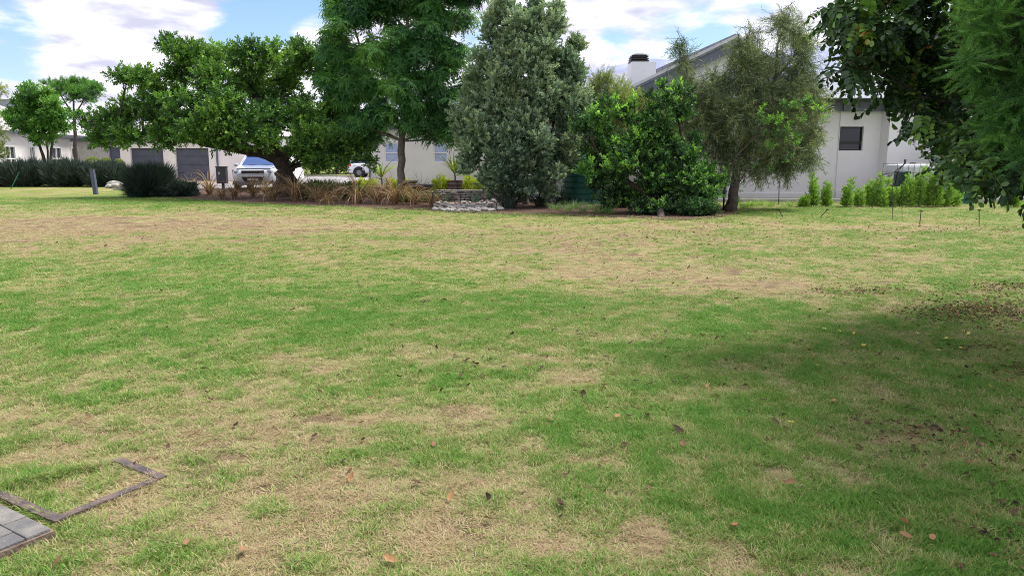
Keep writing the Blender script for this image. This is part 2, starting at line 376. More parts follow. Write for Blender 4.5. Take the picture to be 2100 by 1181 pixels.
def make_tree(name, label, cat, base, trunks, clumps, tpls, lm, bark, count, seed, sub=9, subr=(0.32, 0.55), out=0.7, up=0.3, rnd=0.35,
              scale=(0.8, 1.2), squash=0.85, tonef=None, tone=(0.45, 0.16), group=None, limb_r=0.05, upref=(0, 0, 1), inner=0.35, clumptone=0.10, bare=0, place=0.82, wcap=9.0):
    """clumps: (x,y,z,r) world. trunks: list of (points, radii) world. Returns the root Empty with trunk and crown children."""
    rg = np.random.default_rng(seed); base = np.array(base, float)
    root = thing(name, label, cat, base, 0, group)
    TV, TF, o = [], [], 0
    def addt(p, r, n=7):
        nonlocal o
        V, Fc = tube_np(p, r, n); TV.append(V); TF.append(Fc + o); o += len(V)
    tp = []
    for p, r in trunks:
        p = np.array(p, float); q = [p[0]]; rr = [r[0]]
        for i in range(len(p) - 1):      # finer, slightly wavering
            for k in range(1, 4):
                f = k / 3; q.append(p[i] * (1 - f) + p[i + 1] * f + rg.normal(0, r[i] * 0.12, 3)); rr.append((r[i] * (1 - f) + r[i + 1] * f) * rg.uniform(.94, 1.06))
        addt(q, rr, 12); tp += [(a, b) for a, b in zip(q[len(q) // 3:], rr[len(q) // 3:])]
    tpp = np.array([a for a, b in tp]); tpr = np.array([b for a, b in tp])
    subs = []
    for cx, cy, cz, r in clumps:
        c = np.array([cx, cy, cz]); hd_ = np.hypot(tpp[:, 0] - cx, tpp[:, 1] - cy); dd = np.linalg.norm(tpp - c, axis=1) + 1.5 * np.maximum(0, tpp[:, 2] - c[2] + .35 * hd_)
        j = int(np.argmin(dd)); L = np.linalg.norm(tpp[j] - c)
        if L > 0.15:
            r0 = min(tpr[j] * 0.75, limb_r * (0.6 + 0.12 * L) * (0.6 + r)); k = bez(tpp[j], c, 0.07, 7, rg, 0.05)
            addt(k, np.linspace(r0, r0 * 0.4, 7), 7)
        else: r0 = limb_r; k = np.array([c])
        ct = rg.normal(0, clumptone)
        n = max(3, int(sub * rg.uniform(.8, 1.2)))
        for _ in range(n):
            d = rand_dir(rg, 1)[0]; d[2] *= squash
            sr = r * rg.uniform(*subr); sc_ = c + d * r * place * rg.uniform(.6, 1.15)
            subs.append((*sc_, sr, ct + rg.normal(0, clumptone)))
            b = bez(k[int(len(k) * rg.uniform(.4, .99))], sc_ + d * sr * .3, 0.1, 4, rg); addt(b, np.linspace(r0 * .32, r0 * .1, 4), 4)
        subs.append((*c, r * 0.6, ct))
    S = np.array(subs); w = np.minimum(S[:, 3], wcap) ** 2; w /= w.sum()
    idx = rg.choice(len(S), count, p=w); d = rand_dir(rg, count)
    bump_ = 1 + 0.22 * np.sin(d[:, 0] * 5 + S[idx, 0] * 7) * np.cos(d[:, 2] * 4 + S[idx, 1] * 5)
    rad = (inner + (1 - inner) * np.sqrt(rg.uniform(0, 1, count))) * S[idx, 3] * bump_
    pos = S[idx, :3] + d * rad[:, None] * np.array([1, 1, squash])
    dirs = d * out + np.array([0, 0, up]) + rg.normal(0, rnd, (count, 3))
    uref = np.tile(np.array(upref, float), (count, 1)) + rg.normal(0, 0.35, (count, 3))
    tn = rg.normal(tone[0], tone[1], count) + S[idx, 4]
    if tonef is not None: tn = tonef(pos, d, rad / S[idx, 3], tn, rg)
    sc_ = rg.uniform(scale[0], scale[1], count)
    keep = pos[:, 2] > 0.06
    V, Fq, T = stamp(tpls, pos[keep], dirs[keep], uref[keep], sc_[keep], tn[keep], rg)
    npobj('trunk', np.concatenate(TV) - base, np.concatenate(TF), bark, root, smooth=True)
    npobj('crown', V - base, Fq, lm, root, tone=np.clip(T, 0, 1))
    return root

def C3(lst, Y, jit=0.0, rg=RG):
    """pixel clumps (px,py,rpx[,dY]) at depth Y -> world spheres"""
    out = []
    for t in lst:
        y = Y + (t[3] if len(t) > 3 else 0) + (rg.uniform(-jit, jit) if len(t) < 4 else 0)
        p = P(t[0], t[1], y); out.append((*p, t[2] / F * y))
    return out

def part(mb, name, m, root, **k):
    o = np.array(root.location); mb.v = [tuple(np.array(p) - o) for p in mb.v]
    return mb.build(name, m, root, **k)

# ------------------------------------------------------------------ world: daylight sky with broken cloud
SUN_EL, SUN_AZ = math.radians(62), math.radians(66)      # azimuth from +Y towards +X
w = bpy.data.worlds.new('World'); scn.world = w; w.use_nodes = True
nt = w.node_tree; N = nt.nodes; L = nt.links; N.clear()
sky = N.new('ShaderNodeTexSky'); sky.sky_type = 'NISHITA'; sky.sun_disc = False
sky.sun_elevation = SUN_EL; sky.sun_rotation = SUN_AZ; sky.ozone_density = 4.0; sky.air_density = 1.0; sky.dust_density = 0.6
bg1 = N.new('ShaderNodeBackground'); bg1.inputs[1].default_value = 0.062; L.new(sky.outputs[0], bg1.inputs[0])
tc = N.new('ShaderNodeTexCoord'); sep = N.new('ShaderNodeSeparateXYZ'); L.new(tc.outputs['Generated'], sep.inputs[0])
def vmath(op, a=None, b=None, c=None):
    n = N.new('ShaderNodeMath'); n.operation = op
    for i, q in enumerate((a, b, c)):
        if q is None: continue
        if isinstance(q, (int, float)): n.inputs[i].default_value = q
        else: L.new(q, n.inputs[i])
    return n.outputs[0]
zz = vmath('ADD', vmath('MAXIMUM', sep.outputs[2], 0.0), 0.16)
cb = N.new('ShaderNodeCombineXYZ'); L.new(vmath('DIVIDE', sep.outputs[0], zz), cb.inputs[0]); L.new(vmath('DIVIDE', sep.outputs[1], zz), cb.inputs[1])
n1 = N.new('ShaderNodeTexNoise'); n1.inputs['Scale'].default_value = 1.7; n1.inputs['Detail'].default_value = 9; n1.inputs['Roughness'].default_value = 0.6
n1.inputs['Distortion'].default_value = 0.25; L.new(cb.outputs[0], n1.inputs['Vector'])
cover = vmath('ADD', n1.outputs['Fac'], 0.10)
gaps = [(10, 15, .045, .26), (10, 150, .055, .32), (75, 105, .035, .22), (150, 105, .02, .1), (495, 45, .04, .30), (560, 15, .03, .2), (560, 70, .03, .18), (440, 95, .03, .2), (640, 8, .035, .26), (1235, 80, .03, .26), (1285, 100, .03, .24), (1430, 78, .04, .26), (1360, 95, .03, .2), (1480, 100, .03, .2), (1560, 20, .03, .12), (1765, 60, .03, .08), (1960, 90, .06, .28), (280, 5, .03, .1)]
for px, py, rad, amt in gaps:
    d = ray(px, py); d = d / np.linalg.norm(d)
    di = N.new('ShaderNodeVectorMath'); di.operation = 'DISTANCE'; L.new(tc.outputs['Generated'], di.inputs[0]); di.inputs[1].default_value = tuple(d)
    mr = N.new('ShaderNodeMapRange'); mr.interpolation_type = 'SMOOTHSTEP'; mr.inputs['From Min'].default_value = 0; mr.inputs['From Max'].default_value = rad * 1.7
    mr.inputs['To Min'].default_value = amt; mr.inputs['To Max'].default_value = 0; L.new(di.outputs['Value'], mr.inputs['Value'])
    cover = vmath('SUBTRACT', cover, mr.outputs[0])
lumps = [(240, 40, .14, .12), (230, 150, .16, .14), (620, 90, .05, .05), (1180, 60, .06, .13), (1300, 150, .10, .10), (1600, 60, .1, .08), (80, 240, .12, .15)]
for px, py, rad, amt in lumps:
    d = ray(px, py); d = d / np.linalg.norm(d)
    di = N.new('ShaderNodeVectorMath'); di.operation = 'DISTANCE'; L.new(tc.outputs['Generated'], di.inputs[0]); di.inputs[1].default_value = tuple(d)
    mr = N.new('ShaderNodeMapRange'); mr.interpolation_type = 'SMOOTHSTEP'; mr.inputs['From Min'].default_value = 0; mr.inputs['From Max'].default_value = rad * 1.5
    mr.inputs['To Min'].default_value = amt; mr.inputs['To Max'].default_value = 0; L.new(di.outputs['Value'], mr.inputs['Value'])
    cover = vmath('ADD', cover, mr.outputs[0])
mask = N.new('ShaderNodeMapRange'); mask.interpolation_type = 'SMOOTHSTEP'; mask.inputs['From Min'].default_value = 0.36; mask.inputs['From Max'].default_value = 0.56
L.new(cover, mask.inputs['Value'])
n2 = N.new('ShaderNodeTexNoise'); n2.inputs['Scale'].default_value = 3.4; n2.inputs['Detail'].default_value = 7; n2.inputs['Roughness'].default_value = 0.55
L.new(cb.outputs[0], n2.inputs['Vector'])
cr = N.new('ShaderNodeValToRGB'); cr.color_ramp.elements[0].position = 0.36; cr.color_ramp.elements[0].color = (0.50, 0.50, 0.63, 1)
cr.color_ramp.elements[1].position = 0.62; cr.color_ramp.elements[1].color = (0.95, 0.95, 1.0, 1)
L.new(n2.outputs['Fac'], cr.inputs['Fac'])
bg2 = N.new('ShaderNodeBackground'); bg2.inputs[1].default_value = 0.50; L.new(cr.outputs[0], bg2.inputs[0])
ms = N.new('ShaderNodeMixShader'); L.new(mask.outputs[0], ms.inputs[0]); L.new(bg1.outputs[0], ms.inputs[1]); L.new(bg2.outputs[0], ms.inputs[2])
wo = N.new('ShaderNodeOutputWorld'); L.new(ms.outputs[0], wo.inputs[0])
sl = bpy.data.lights.new('sun', 'SUN'); so = bpy.data.objects.new('sun', sl); COL.objects.link(so)
sl.energy = 1.9; sl.angle = math.radians(20); sl.color = (1.0, 0.96, 0.89)
sd = np.array([math.sin(SUN_AZ) * math.cos(SUN_EL), math.cos(SUN_AZ) * math.cos(SUN_EL), math.sin(SUN_EL)])
from mathutils import Vector
so.rotation_euler = Vector(tuple(sd)).to_track_quat('Z', 'Y').to_euler(); so.location = (0, 0, 30)
scn.view_settings.view_transform = 'Standard'; scn.view_settings.look = 'None'; scn.view_settings.gamma = 1
scn.view_settings.exposure = 1.55

# ------------------------------------------------------------------ lawn pattern (dry and green patches, painted tree shade, bare soil) on the ground plane
_T = np.random.default_rng(5).uniform(0, 1, (256, 256))
def vn(x, y, s, o=0):
    x = np.asarray(x) * s + 37.3 + o; y = np.asarray(y) * s + 91.7 + o * 1.7
    i = np.floor(x).astype(int); j = np.floor(y).astype(int); u = x - i; v = y - j; u = u * u * (3 - 2 * u); v = v * v * (3 - 2 * v)
    g = lambda a, b: _T[a % 256, b % 256]
    return (g(i, j) * (1 - u) + g(i + 1, j) * u) * (1 - v) + (g(i, j + 1) * (1 - u) + g(i + 1, j + 1) * u) * v
def fbm(x, y, s, o=0): return (vn(x, y, s, o) * 8 + vn(x, y, s * 2.1, o + 9) * 4 + vn(x, y, s * 4.3, o + 17) * 2 + vn(x, y, s * 8.7, o + 31)) / 15
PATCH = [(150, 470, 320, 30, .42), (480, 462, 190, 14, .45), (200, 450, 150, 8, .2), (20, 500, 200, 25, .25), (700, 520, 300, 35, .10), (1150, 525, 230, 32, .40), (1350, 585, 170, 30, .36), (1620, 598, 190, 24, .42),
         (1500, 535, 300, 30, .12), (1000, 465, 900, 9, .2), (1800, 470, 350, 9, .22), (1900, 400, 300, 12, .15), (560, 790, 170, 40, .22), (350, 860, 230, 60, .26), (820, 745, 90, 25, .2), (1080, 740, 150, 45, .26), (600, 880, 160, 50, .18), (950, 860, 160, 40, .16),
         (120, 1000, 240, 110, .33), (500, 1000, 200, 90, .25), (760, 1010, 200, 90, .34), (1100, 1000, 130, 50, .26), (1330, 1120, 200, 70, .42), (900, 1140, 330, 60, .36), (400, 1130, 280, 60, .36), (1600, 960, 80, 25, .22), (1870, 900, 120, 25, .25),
         (900, 470, 1400, 50, .14), (600, 560, 900, 40, .06), (230, 640, 420, 70, -.24), (60, 590, 300, 50, -.08), (1000, 640, 330, 40, -.16), (1560, 690, 380, 55, -.16), (1300, 860, 220, 80, -.16), (1800, 1050, 260, 130, -.30), (1800, 780, 250, 70, -.22), (700, 700, 250, 40, -.10), (1100, 1050, 60, 20, -.15), (330, 412, 330, 9, -.42), (1200, 436, 400, 7, -.15), (1600, 440, 300, 9, -.25), (100, 395, 150, 10, .15)]  # strong green band before the spreading tree paints in its shade
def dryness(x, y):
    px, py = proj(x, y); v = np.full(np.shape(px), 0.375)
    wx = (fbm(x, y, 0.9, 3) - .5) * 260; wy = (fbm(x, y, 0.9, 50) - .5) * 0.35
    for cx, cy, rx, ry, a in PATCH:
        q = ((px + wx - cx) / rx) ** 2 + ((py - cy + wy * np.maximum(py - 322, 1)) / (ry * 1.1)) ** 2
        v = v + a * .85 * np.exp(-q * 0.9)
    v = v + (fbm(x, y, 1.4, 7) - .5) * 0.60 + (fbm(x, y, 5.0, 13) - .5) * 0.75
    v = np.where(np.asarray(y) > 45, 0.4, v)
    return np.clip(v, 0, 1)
def bare(x, y):
    d = dryness(x, y); return np.clip((fbm(x, y, 3.6, 77) - .54) * 6, 0, 1) * np.clip((d - .38) * 3, 0, 1)

def axis(parts): return np.unique(np.concatenate([np.linspace(a, b, n) for a, b, n in parts]))
gx = axis([(-4000, -300, 8), (-300, -40, 12), (-40, -14, 60), (-14, 16, 260), (16, 40, 50), (40, 300, 12), (300, 4000, 8)])
gy = axis([(-400, -6, 10), (-6, 1.5, 20), (1.5, 12, 130), (12, 32, 110), (32, 60, 30), (60, 400, 14), (400, 6000, 8)])
X, Y = np.meshgrid(gx, gy); nx, ny = len(gx), len(gy)
Z = (fbm(X, Y, .35, 21) - .5) * 0.03 * (Y < 60) * (np.hypot(X, Y - 12) < 40)
Z = Z * 0
V = np.stack([X, Y, Z], -1).reshape(-1, 3); ii = np.arange(ny - 1)[:, None] * nx + np.arange(nx - 1)[None]
Fq = np.stack([ii, ii + 1, ii + nx + 1, ii + nx], -1).reshape(-1, 4)

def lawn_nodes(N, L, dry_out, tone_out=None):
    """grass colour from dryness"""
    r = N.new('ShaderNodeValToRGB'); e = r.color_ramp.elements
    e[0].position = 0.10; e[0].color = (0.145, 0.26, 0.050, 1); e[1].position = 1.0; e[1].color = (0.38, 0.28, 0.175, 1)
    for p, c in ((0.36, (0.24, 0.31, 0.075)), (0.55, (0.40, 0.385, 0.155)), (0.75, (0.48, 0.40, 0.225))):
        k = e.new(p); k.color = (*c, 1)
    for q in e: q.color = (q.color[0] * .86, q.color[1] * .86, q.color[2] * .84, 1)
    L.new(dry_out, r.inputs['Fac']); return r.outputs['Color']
m, nt, N, L, b = newmat('lawn_ground')
a = N.new('ShaderNodeAttribute'); a.attribute_name = 'dry'; a2 = N.new('ShaderNodeAttribute'); a2.attribute_name = 'bare'
tc = N.new('ShaderNodeTexCoord')
def nz(scale, det=6, rough=0.6, vec=None):
    n = N.new('ShaderNodeTexNoise'); n.inputs['Scale'].default_value = scale; n.inputs['Detail'].default_value = det; n.inputs['Roughness'].default_value = rough
    L.new(vec or tc.outputs['Object'], n.inputs['Vector']); return n
def mth(op, x, y):
    n = N.new('ShaderNodeMath'); n.operation = op
    for i, q in enumerate((x, y)):
        if isinstance(q, (int, float)): n.inputs[i].default_value = q
        else: L.new(q, n.inputs[i])
    return n.outputs[0]
f1 = nz(9, 8, 0.75); f2 = nz(45, 4, 0.7)
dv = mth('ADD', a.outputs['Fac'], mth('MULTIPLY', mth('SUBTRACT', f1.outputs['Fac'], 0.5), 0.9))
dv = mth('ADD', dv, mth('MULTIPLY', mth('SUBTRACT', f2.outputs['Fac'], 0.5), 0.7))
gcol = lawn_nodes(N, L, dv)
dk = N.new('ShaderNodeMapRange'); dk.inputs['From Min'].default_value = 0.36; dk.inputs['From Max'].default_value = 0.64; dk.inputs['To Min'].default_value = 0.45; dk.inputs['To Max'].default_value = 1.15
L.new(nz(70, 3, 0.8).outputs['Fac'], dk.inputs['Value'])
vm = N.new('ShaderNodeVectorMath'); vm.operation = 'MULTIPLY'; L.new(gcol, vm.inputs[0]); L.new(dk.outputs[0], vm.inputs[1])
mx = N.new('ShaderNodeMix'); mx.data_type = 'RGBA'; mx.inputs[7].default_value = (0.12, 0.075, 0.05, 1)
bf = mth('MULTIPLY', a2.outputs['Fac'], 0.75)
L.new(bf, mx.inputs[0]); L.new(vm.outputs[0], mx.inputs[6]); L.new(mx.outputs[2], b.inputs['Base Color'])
b.inputs['Roughness'].default_value = 0.95; b.inputs['Specular IOR Level'].default_value = 0.1
bp = N.new('ShaderNodeBump'); bp.inputs['Strength'].default_value = 0.9; bp.inputs['Distance'].default_value = 0.03; L.new(f2.outputs['Fac'], bp.inputs['Height']); L.new(bp.outputs[0], b.inputs['Normal'])
M['lawn'] = m
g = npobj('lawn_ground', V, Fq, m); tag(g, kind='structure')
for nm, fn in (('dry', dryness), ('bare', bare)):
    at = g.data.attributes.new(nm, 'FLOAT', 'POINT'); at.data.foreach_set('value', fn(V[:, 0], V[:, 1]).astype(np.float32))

# grass blades -------------------------------------------------------
m, nt, N, L, b = newmat('grass_blade')
a = N.new('ShaderNodeAttribute'); a.attribute_name = 'dry'; a.attribute_type = 'INSTANCER'
a2 = N.new('ShaderNodeAttribute'); a2.attribute_name = 'tone'
dv = mth('ADD', a.outputs['Fac'], mth('MULTIPLY', mth('SUBTRACT', a2.outputs['Fac'], 0.5), 1.15))
r = N.new('ShaderNodeValToRGB'); e = r.color_ramp.elements
e[0].position = 0.05; e[0].color = (0.13, 0.31, 0.042, 1); e[1].position = 1.0; e[1].color = (0.50, 0.36, 0.23, 1)
for p, c in ((0.38, (0.27, 0.385, 0.085)), (0.52, (0.46, 0.45, 0.18)), (0.75, (0.60, 0.50, 0.31))):
    k = e.new(p); k.color = (*c, 1)
for q in e: q.color = (q.color[0] * .84, q.color[1] * .86, q.color[2] * .82, 1)
L.new(dv, r.inputs['Fac']); L.new(r.outputs['Color'], b.inputs['Base Color']); b.inputs['Roughness'].default_value = 0.6; b.inputs['Specular IOR Level'].default_value = 0.25
t = N.new('ShaderNodeBsdfTranslucent'); L.new(r.outputs['Color'], t.inputs['Color']); mx = N.new('ShaderNodeMixShader'); mx.inputs[0].default_value = 0.3
L.new(b.outputs[0], mx.inputs[1]); L.new(t.outputs[0], mx.inputs[2]); L.new(mx.outputs[0], N['Material Output'].inputs['Surface'])
M['blade'] = m
def ribbons(rg, n, L, w, el, droop, seg=4, rad=0.02, lv=0.3, azr=None, taper=0.85, tonem=0.5, tonev=0.2):
    """n curved blades from the origin: el start elevation (rad), droop total bend"""
    Vs, Fs, Ts = [], [], []; o = 0
    for i in range(n):
        az = rg.uniform(0, 2 * PI) if azr is None else rg.uniform(*azr); l = L * rg.uniform(1 - lv, 1 + lv * .6); e = el + rg.normal(0, .18); dr = droop * rg.uniform(.5, 1.3)
        p = np.array([math.cos(az), math.sin(az), 0]) * rad * rg.uniform(0, 1); tw = rg.normal(0, .5); tn = rg.normal(tonem, tonev); rows = []
        h = np.array([math.cos(az), math.sin(az), 0]); sd_ = norm(np.array([-math.sin(az), math.cos(az), tw * .6])); az2 = rg.normal(0, .25)
        for k in range(seg + 1):
            f = k / seg; ww = w * (1 - f ** 1.7 * taper) * (0.7 + 0.3 * math.sin(min(1, f * 3) * PI / 2)) / 2; rows += [p - sd_ * ww, p + sd_ * ww]
            a_ = e - dr * f; d = h * math.cos(a_) + np.array([0, 0, 1.0]) * math.sin(a_) + sd_ * az2 * f; p = p + norm(d) * l / seg
            if p[2] < 0.004: p[2] = 0.004
        Vs.append(np.array(rows)); Fs.append(np.array([(2 * k, 2 * k + 1, 2 * k + 3, 2 * k + 2) for k in range(seg)]) + o); o += 2 * (seg + 1); Ts.append(np.full(2 * (seg + 1), tn))
    return np.concatenate(Vs), np.concatenate(Fs), np.concatenate(Ts)
tuftcol = bpy.data.collections.new('grass_tufts')
for k in range(7):
    rg = np.random.default_rng(100 + k)
    V, Fq, T = ribbons(rg, 15, 0.026 + 0.005 * (k % 4), 0.0026 + .0005 * (k % 4), 0.75 + .08 * (k % 3), 0.9, 3, 0.034, 0.5, tonev=.26)
    o = npobj('grass_tuft', V, Fq, M['blade'], tone=np.clip(T, 0, 1)); COL.objects.unlink(o); tuftcol.objects.link(o)
rg = np.random.default_rng(77); pts = []
def scatter(n, y0, y1, sc):
    y = np.sqrt(rg.uniform(y0 ** 2, y1 ** 2, n)); x = rg.uniform(-1, 1, n) * (0.74 * y + 1.2)
    pts.append(np.stack([x, y, np.full(n, sc)], 1))
scatter(60000, 2.2, 4.5, 1.0); scatter(100000, 4.5, 9, 1.12); scatter(70000, 9, 17, 1.5); scatter(50000, 17, 30, 2.0)
_fr = [G(118, 1071), G(328, 982), G(238, 945), G(-25, 1008)]
for i in range(4):
    q = rg.uniform(0, 1, (240 if i != 2 else 420, 1)); e_ = _fr[i] * (1 - q) + _fr[(i + 1) % 4] * q + rg.normal(0, .022, (len(q), 3)); pts.append(np.concatenate([e_[:, :2], rg.uniform(1.0, 1.4, (len(q), 1))], 1))
pts = np.concatenate(pts)
def in_bed(x, y):
    px, py = proj(x, y); e = np.interp(px, [340, 420, 560, 700, 870, 1000, 1120, 1300, 1420, 1490], [402, 410, 418, 423, 429, 436, 438, 444, 449, 440])
    return (px > 350) & (px < 1500) & (py < e)
dd = dryness(pts[:, 0], pts[:, 1]); bb = bare(pts[:, 0], pts[:, 1])
pxy = proj(pts[:, 0], pts[:, 1])
keep = (rg.uniform(0, 1, len(pts)) > bb * 0.9) & ~in_bed(pts[:, 0], pts[:, 1]) & ~((pts[:, 1] > 27.6) & (pts[:, 0] > 0)) & ~((pxy[0] < 118 - (pxy[1] - 1075) * 2.4) & (pxy[0] < 112) & (pxy[1] > 1025 + pxy[0] * 0.45))
pts = pts[keep]; dd = dd[keep]; n = len(pts)
me = bpy.data.meshes.new('grass'); me.vertices.add(n); pv = pts.copy(); pv[:, 2] = 0; me.vertices.foreach_set('co', pv.astype(np.float32).ravel())
def attr(me, nm, ty, val):
    at = me.attributes.new(nm, ty, 'POINT'); at.data.foreach_set('vector' if ty == 'FLOAT_VECTOR' else 'value', val.ravel())
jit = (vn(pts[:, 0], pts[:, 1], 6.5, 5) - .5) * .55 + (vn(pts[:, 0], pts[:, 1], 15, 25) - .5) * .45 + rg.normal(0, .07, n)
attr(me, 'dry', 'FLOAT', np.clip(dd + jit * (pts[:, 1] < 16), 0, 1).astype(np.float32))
rot = np.stack([rg.normal(0, .12, n), rg.normal(0, .12, n), rg.uniform(0, 6.283, n)], 1).astype(np.float32); attr(me, 'trot', 'FLOAT_VECTOR', rot)
s_ = pts[:, 2] * rg.uniform(.7, 1.25, n); hh = np.where(dd + jit > .55, .5, 1.1) * (0.75 + 0.5 * (fbm(pts[:, 0], pts[:, 1], 2.5, 66)))
attr(me, 'tscl', 'FLOAT_VECTOR', np.stack([s_, s_, s_ * hh / np.sqrt(pts[:, 2])], 1).astype(np.float32))
attr(me, 'tidx', 'INT', rg.integers(0, 7, n).astype(np.int32))
go = bpy.data.objects.new('grass', me); COL.objects.link(go); tag(go, 'short mown lawn grass, green with straw coloured patches', 'grass', kind='stuff')
ng = bpy.data.node_groups.new('grass_scatter', 'GeometryNodeTree')
ng.interface.new_socket('Geometry', in_out='INPUT', socket_type='NodeSocketGeometry'); ng.interface.new_socket('Geometry', in_out='OUTPUT', socket_type='NodeSocketGeometry')
N = ng.nodes; L = ng.links
gi = N.new('NodeGroupInput'); gout = N.new('NodeGroupOutput'); ip = N.new('GeometryNodeInstanceOnPoints'); ci = N.new('GeometryNodeCollectionInfo')
ci.inputs['Collection'].default_value = tuftcol; ci.inputs['Separate Children'].default_value = True; ci.inputs['Reset Children'].default_value = True
def na(nm, ty):
    k = N.new('GeometryNodeInputNamedAttribute'); k.data_type = ty; k.inputs['Name'].default_value = nm; return k.outputs['Attribute']
L.new(gi.outputs[0], ip.inputs['Points']); L.new(ci.outputs[0], ip.inputs['Instance']); ip.inputs['Pick Instance'].default_value = True
L.new(na('tidx', 'INT'), ip.inputs['Instance Index']); L.new(na('trot', 'FLOAT_VECTOR'), ip.inputs['Rotation']); L.new(na('tscl', 'FLOAT_VECTOR'), ip.inputs['Scale'])
L.new(ip.outputs[0], gout.inputs[0])
md = go.modifiers.new('scatter', 'NODES'); md.node_group = ng

# ------------------------------------------------------------------ ground sheets
def sheet(name, pix, m, z, world=None):
    p = world or [tuple(G(x, y, z)[:2]) for x, y in pix]
    mb = MB(); mb.v = [(a, b, z) for a, b in p]; mb.f = [tuple(range(len(p)))]
    o = mb.build(name, m); tag(o, kind='structure'); return o
bedpts = [(342, 402), (380, 409), (430, 411), (500, 418), (560, 418), (640, 423), (700, 423), (780, 428), (870, 430), (940, 437), (1000, 437), (1060, 441), (1120, 439), (1200, 444), (1300, 446), (1370, 452), (1420, 450), (1470, 446), (1500, 440), (1520, 438), (1500, 432), (1470, 420), (1300, 414), (1100, 400), (960, 388), (760, 384), (600, 384), (470, 388), (400, 390), (350, 394)]
sheet('garden_bed', bedpts, M['mulch'], 0.012)
sheet('driveway', None, M['road'], 0.008, [(-19.5, 37), (-3.8, 37.5), (-3.8, 40.0), (-8.1, 43.5), (-8.3, 62.5), (-34, 62.5), (-34, 51.2), (-19.5, 51.2)])
k = MB(); k.box((-11.6, 37.1, 0.06), (15.6, 0.14, 0.12)); k.box((-21, 62.65, 0.06), (27, 0.15, 0.12)); tag(k.build('kerb', M['kerb'], bevel=.01), kind='structure')
sheet('brick_apron', None, M['tan'], 0.012, [(-29, 47.6), (-17.2, 47.6), (-17.2, 50.9), (-29, 50.9)])

# mountain far behind
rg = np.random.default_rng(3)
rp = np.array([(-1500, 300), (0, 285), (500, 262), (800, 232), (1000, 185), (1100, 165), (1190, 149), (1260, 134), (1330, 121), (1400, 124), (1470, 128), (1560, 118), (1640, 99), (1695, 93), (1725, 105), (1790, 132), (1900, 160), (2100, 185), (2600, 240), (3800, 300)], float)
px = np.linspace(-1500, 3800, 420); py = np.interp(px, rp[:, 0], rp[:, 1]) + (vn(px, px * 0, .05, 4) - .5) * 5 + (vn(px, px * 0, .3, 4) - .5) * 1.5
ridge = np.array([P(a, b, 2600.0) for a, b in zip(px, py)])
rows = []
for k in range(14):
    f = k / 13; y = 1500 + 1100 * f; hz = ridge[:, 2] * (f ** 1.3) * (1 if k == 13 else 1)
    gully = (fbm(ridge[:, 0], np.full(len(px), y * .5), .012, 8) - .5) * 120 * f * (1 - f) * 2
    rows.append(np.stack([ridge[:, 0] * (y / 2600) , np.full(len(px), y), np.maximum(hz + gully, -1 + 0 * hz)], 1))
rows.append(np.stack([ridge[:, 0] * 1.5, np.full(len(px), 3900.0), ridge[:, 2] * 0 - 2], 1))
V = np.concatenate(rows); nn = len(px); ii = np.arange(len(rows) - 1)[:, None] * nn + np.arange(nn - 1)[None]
mt = npobj('mountain', V, np.stack([ii, ii + 1, ii + nn + 1, ii + nn], -1).reshape(-1, 4), mat('mountain_painted_haze', (0.20, 0.235, 0.36), 1.0, 0.2, 0.02, 0, c2=(0.30, 0.33, 0.45)), smooth=True); tag(mt, kind='structure')  # distance haze is put into the blue-grey rock colour

# ------------------------------------------------------------------ buildings
def wall_open(mb, x0, x1, z0, z1, Y, th, ops):
    """wall slab facing -Y with openings (xa,xb,za,zb)"""
    ops = sorted(ops); x = x0
    def bx(a, b, c, d):
        if b - a > 1e-4 and d - c > 1e-4: mb.box(((a + b) / 2, Y + th / 2, (c + d) / 2), (b - a, th, d - c))
    for a, b_, c, d in ops:
        bx(x, a, z0, z1); bx(a, b_, z0, c); bx(a, b_, d, z1); x = b_
    bx(x, x1, z0, z1)
def window(root, x0, x1, z0, z1, Y, fm, pm, bars=(0.5,), fw=0.05, vbars=(), deep=0.10):
    f = MB(); y = Y + deep; cx, cz = (x0 + x1) / 2, (z0 + z1) / 2
    f.box((x0 + fw / 2, y, cz), (fw, .05, z1 - z0)); f.box((x1 - fw / 2, y, cz), (fw, .05, z1 - z0))
    f.box((cx, y, z0 + fw / 2), (x1 - x0 - 2 * fw, .05, fw)); f.box((cx, y, z1 - fw / 2), (x1 - x0 - 2 * fw, .05, fw))
    for t in bars: f.box((cx, y, z0 + (z1 - z0) * t), (x1 - x0 - 2 * fw, .045, fw * 1.1))
    for t in vbars: f.box((x0 + (x1 - x0) * t, y - .002, cz), (fw, .041, z1 - z0 - 2 * fw))
    fo = part(f, 'window', fm, root)
    p = MB(); p.box((cx, y + .03, cz), (x1 - x0 - .02, .02, z1 - z0 - .02)); o = np.array(root.location); p.v = [tuple(np.array(q) - o) for q in p.v]; p.build('pane', pm, fo)
    return fo
def X_(px, Y, py=322): return P(px, py, Y)[0]
def Z_(py, Y, px=1050): return P(px, py, Y)[2]

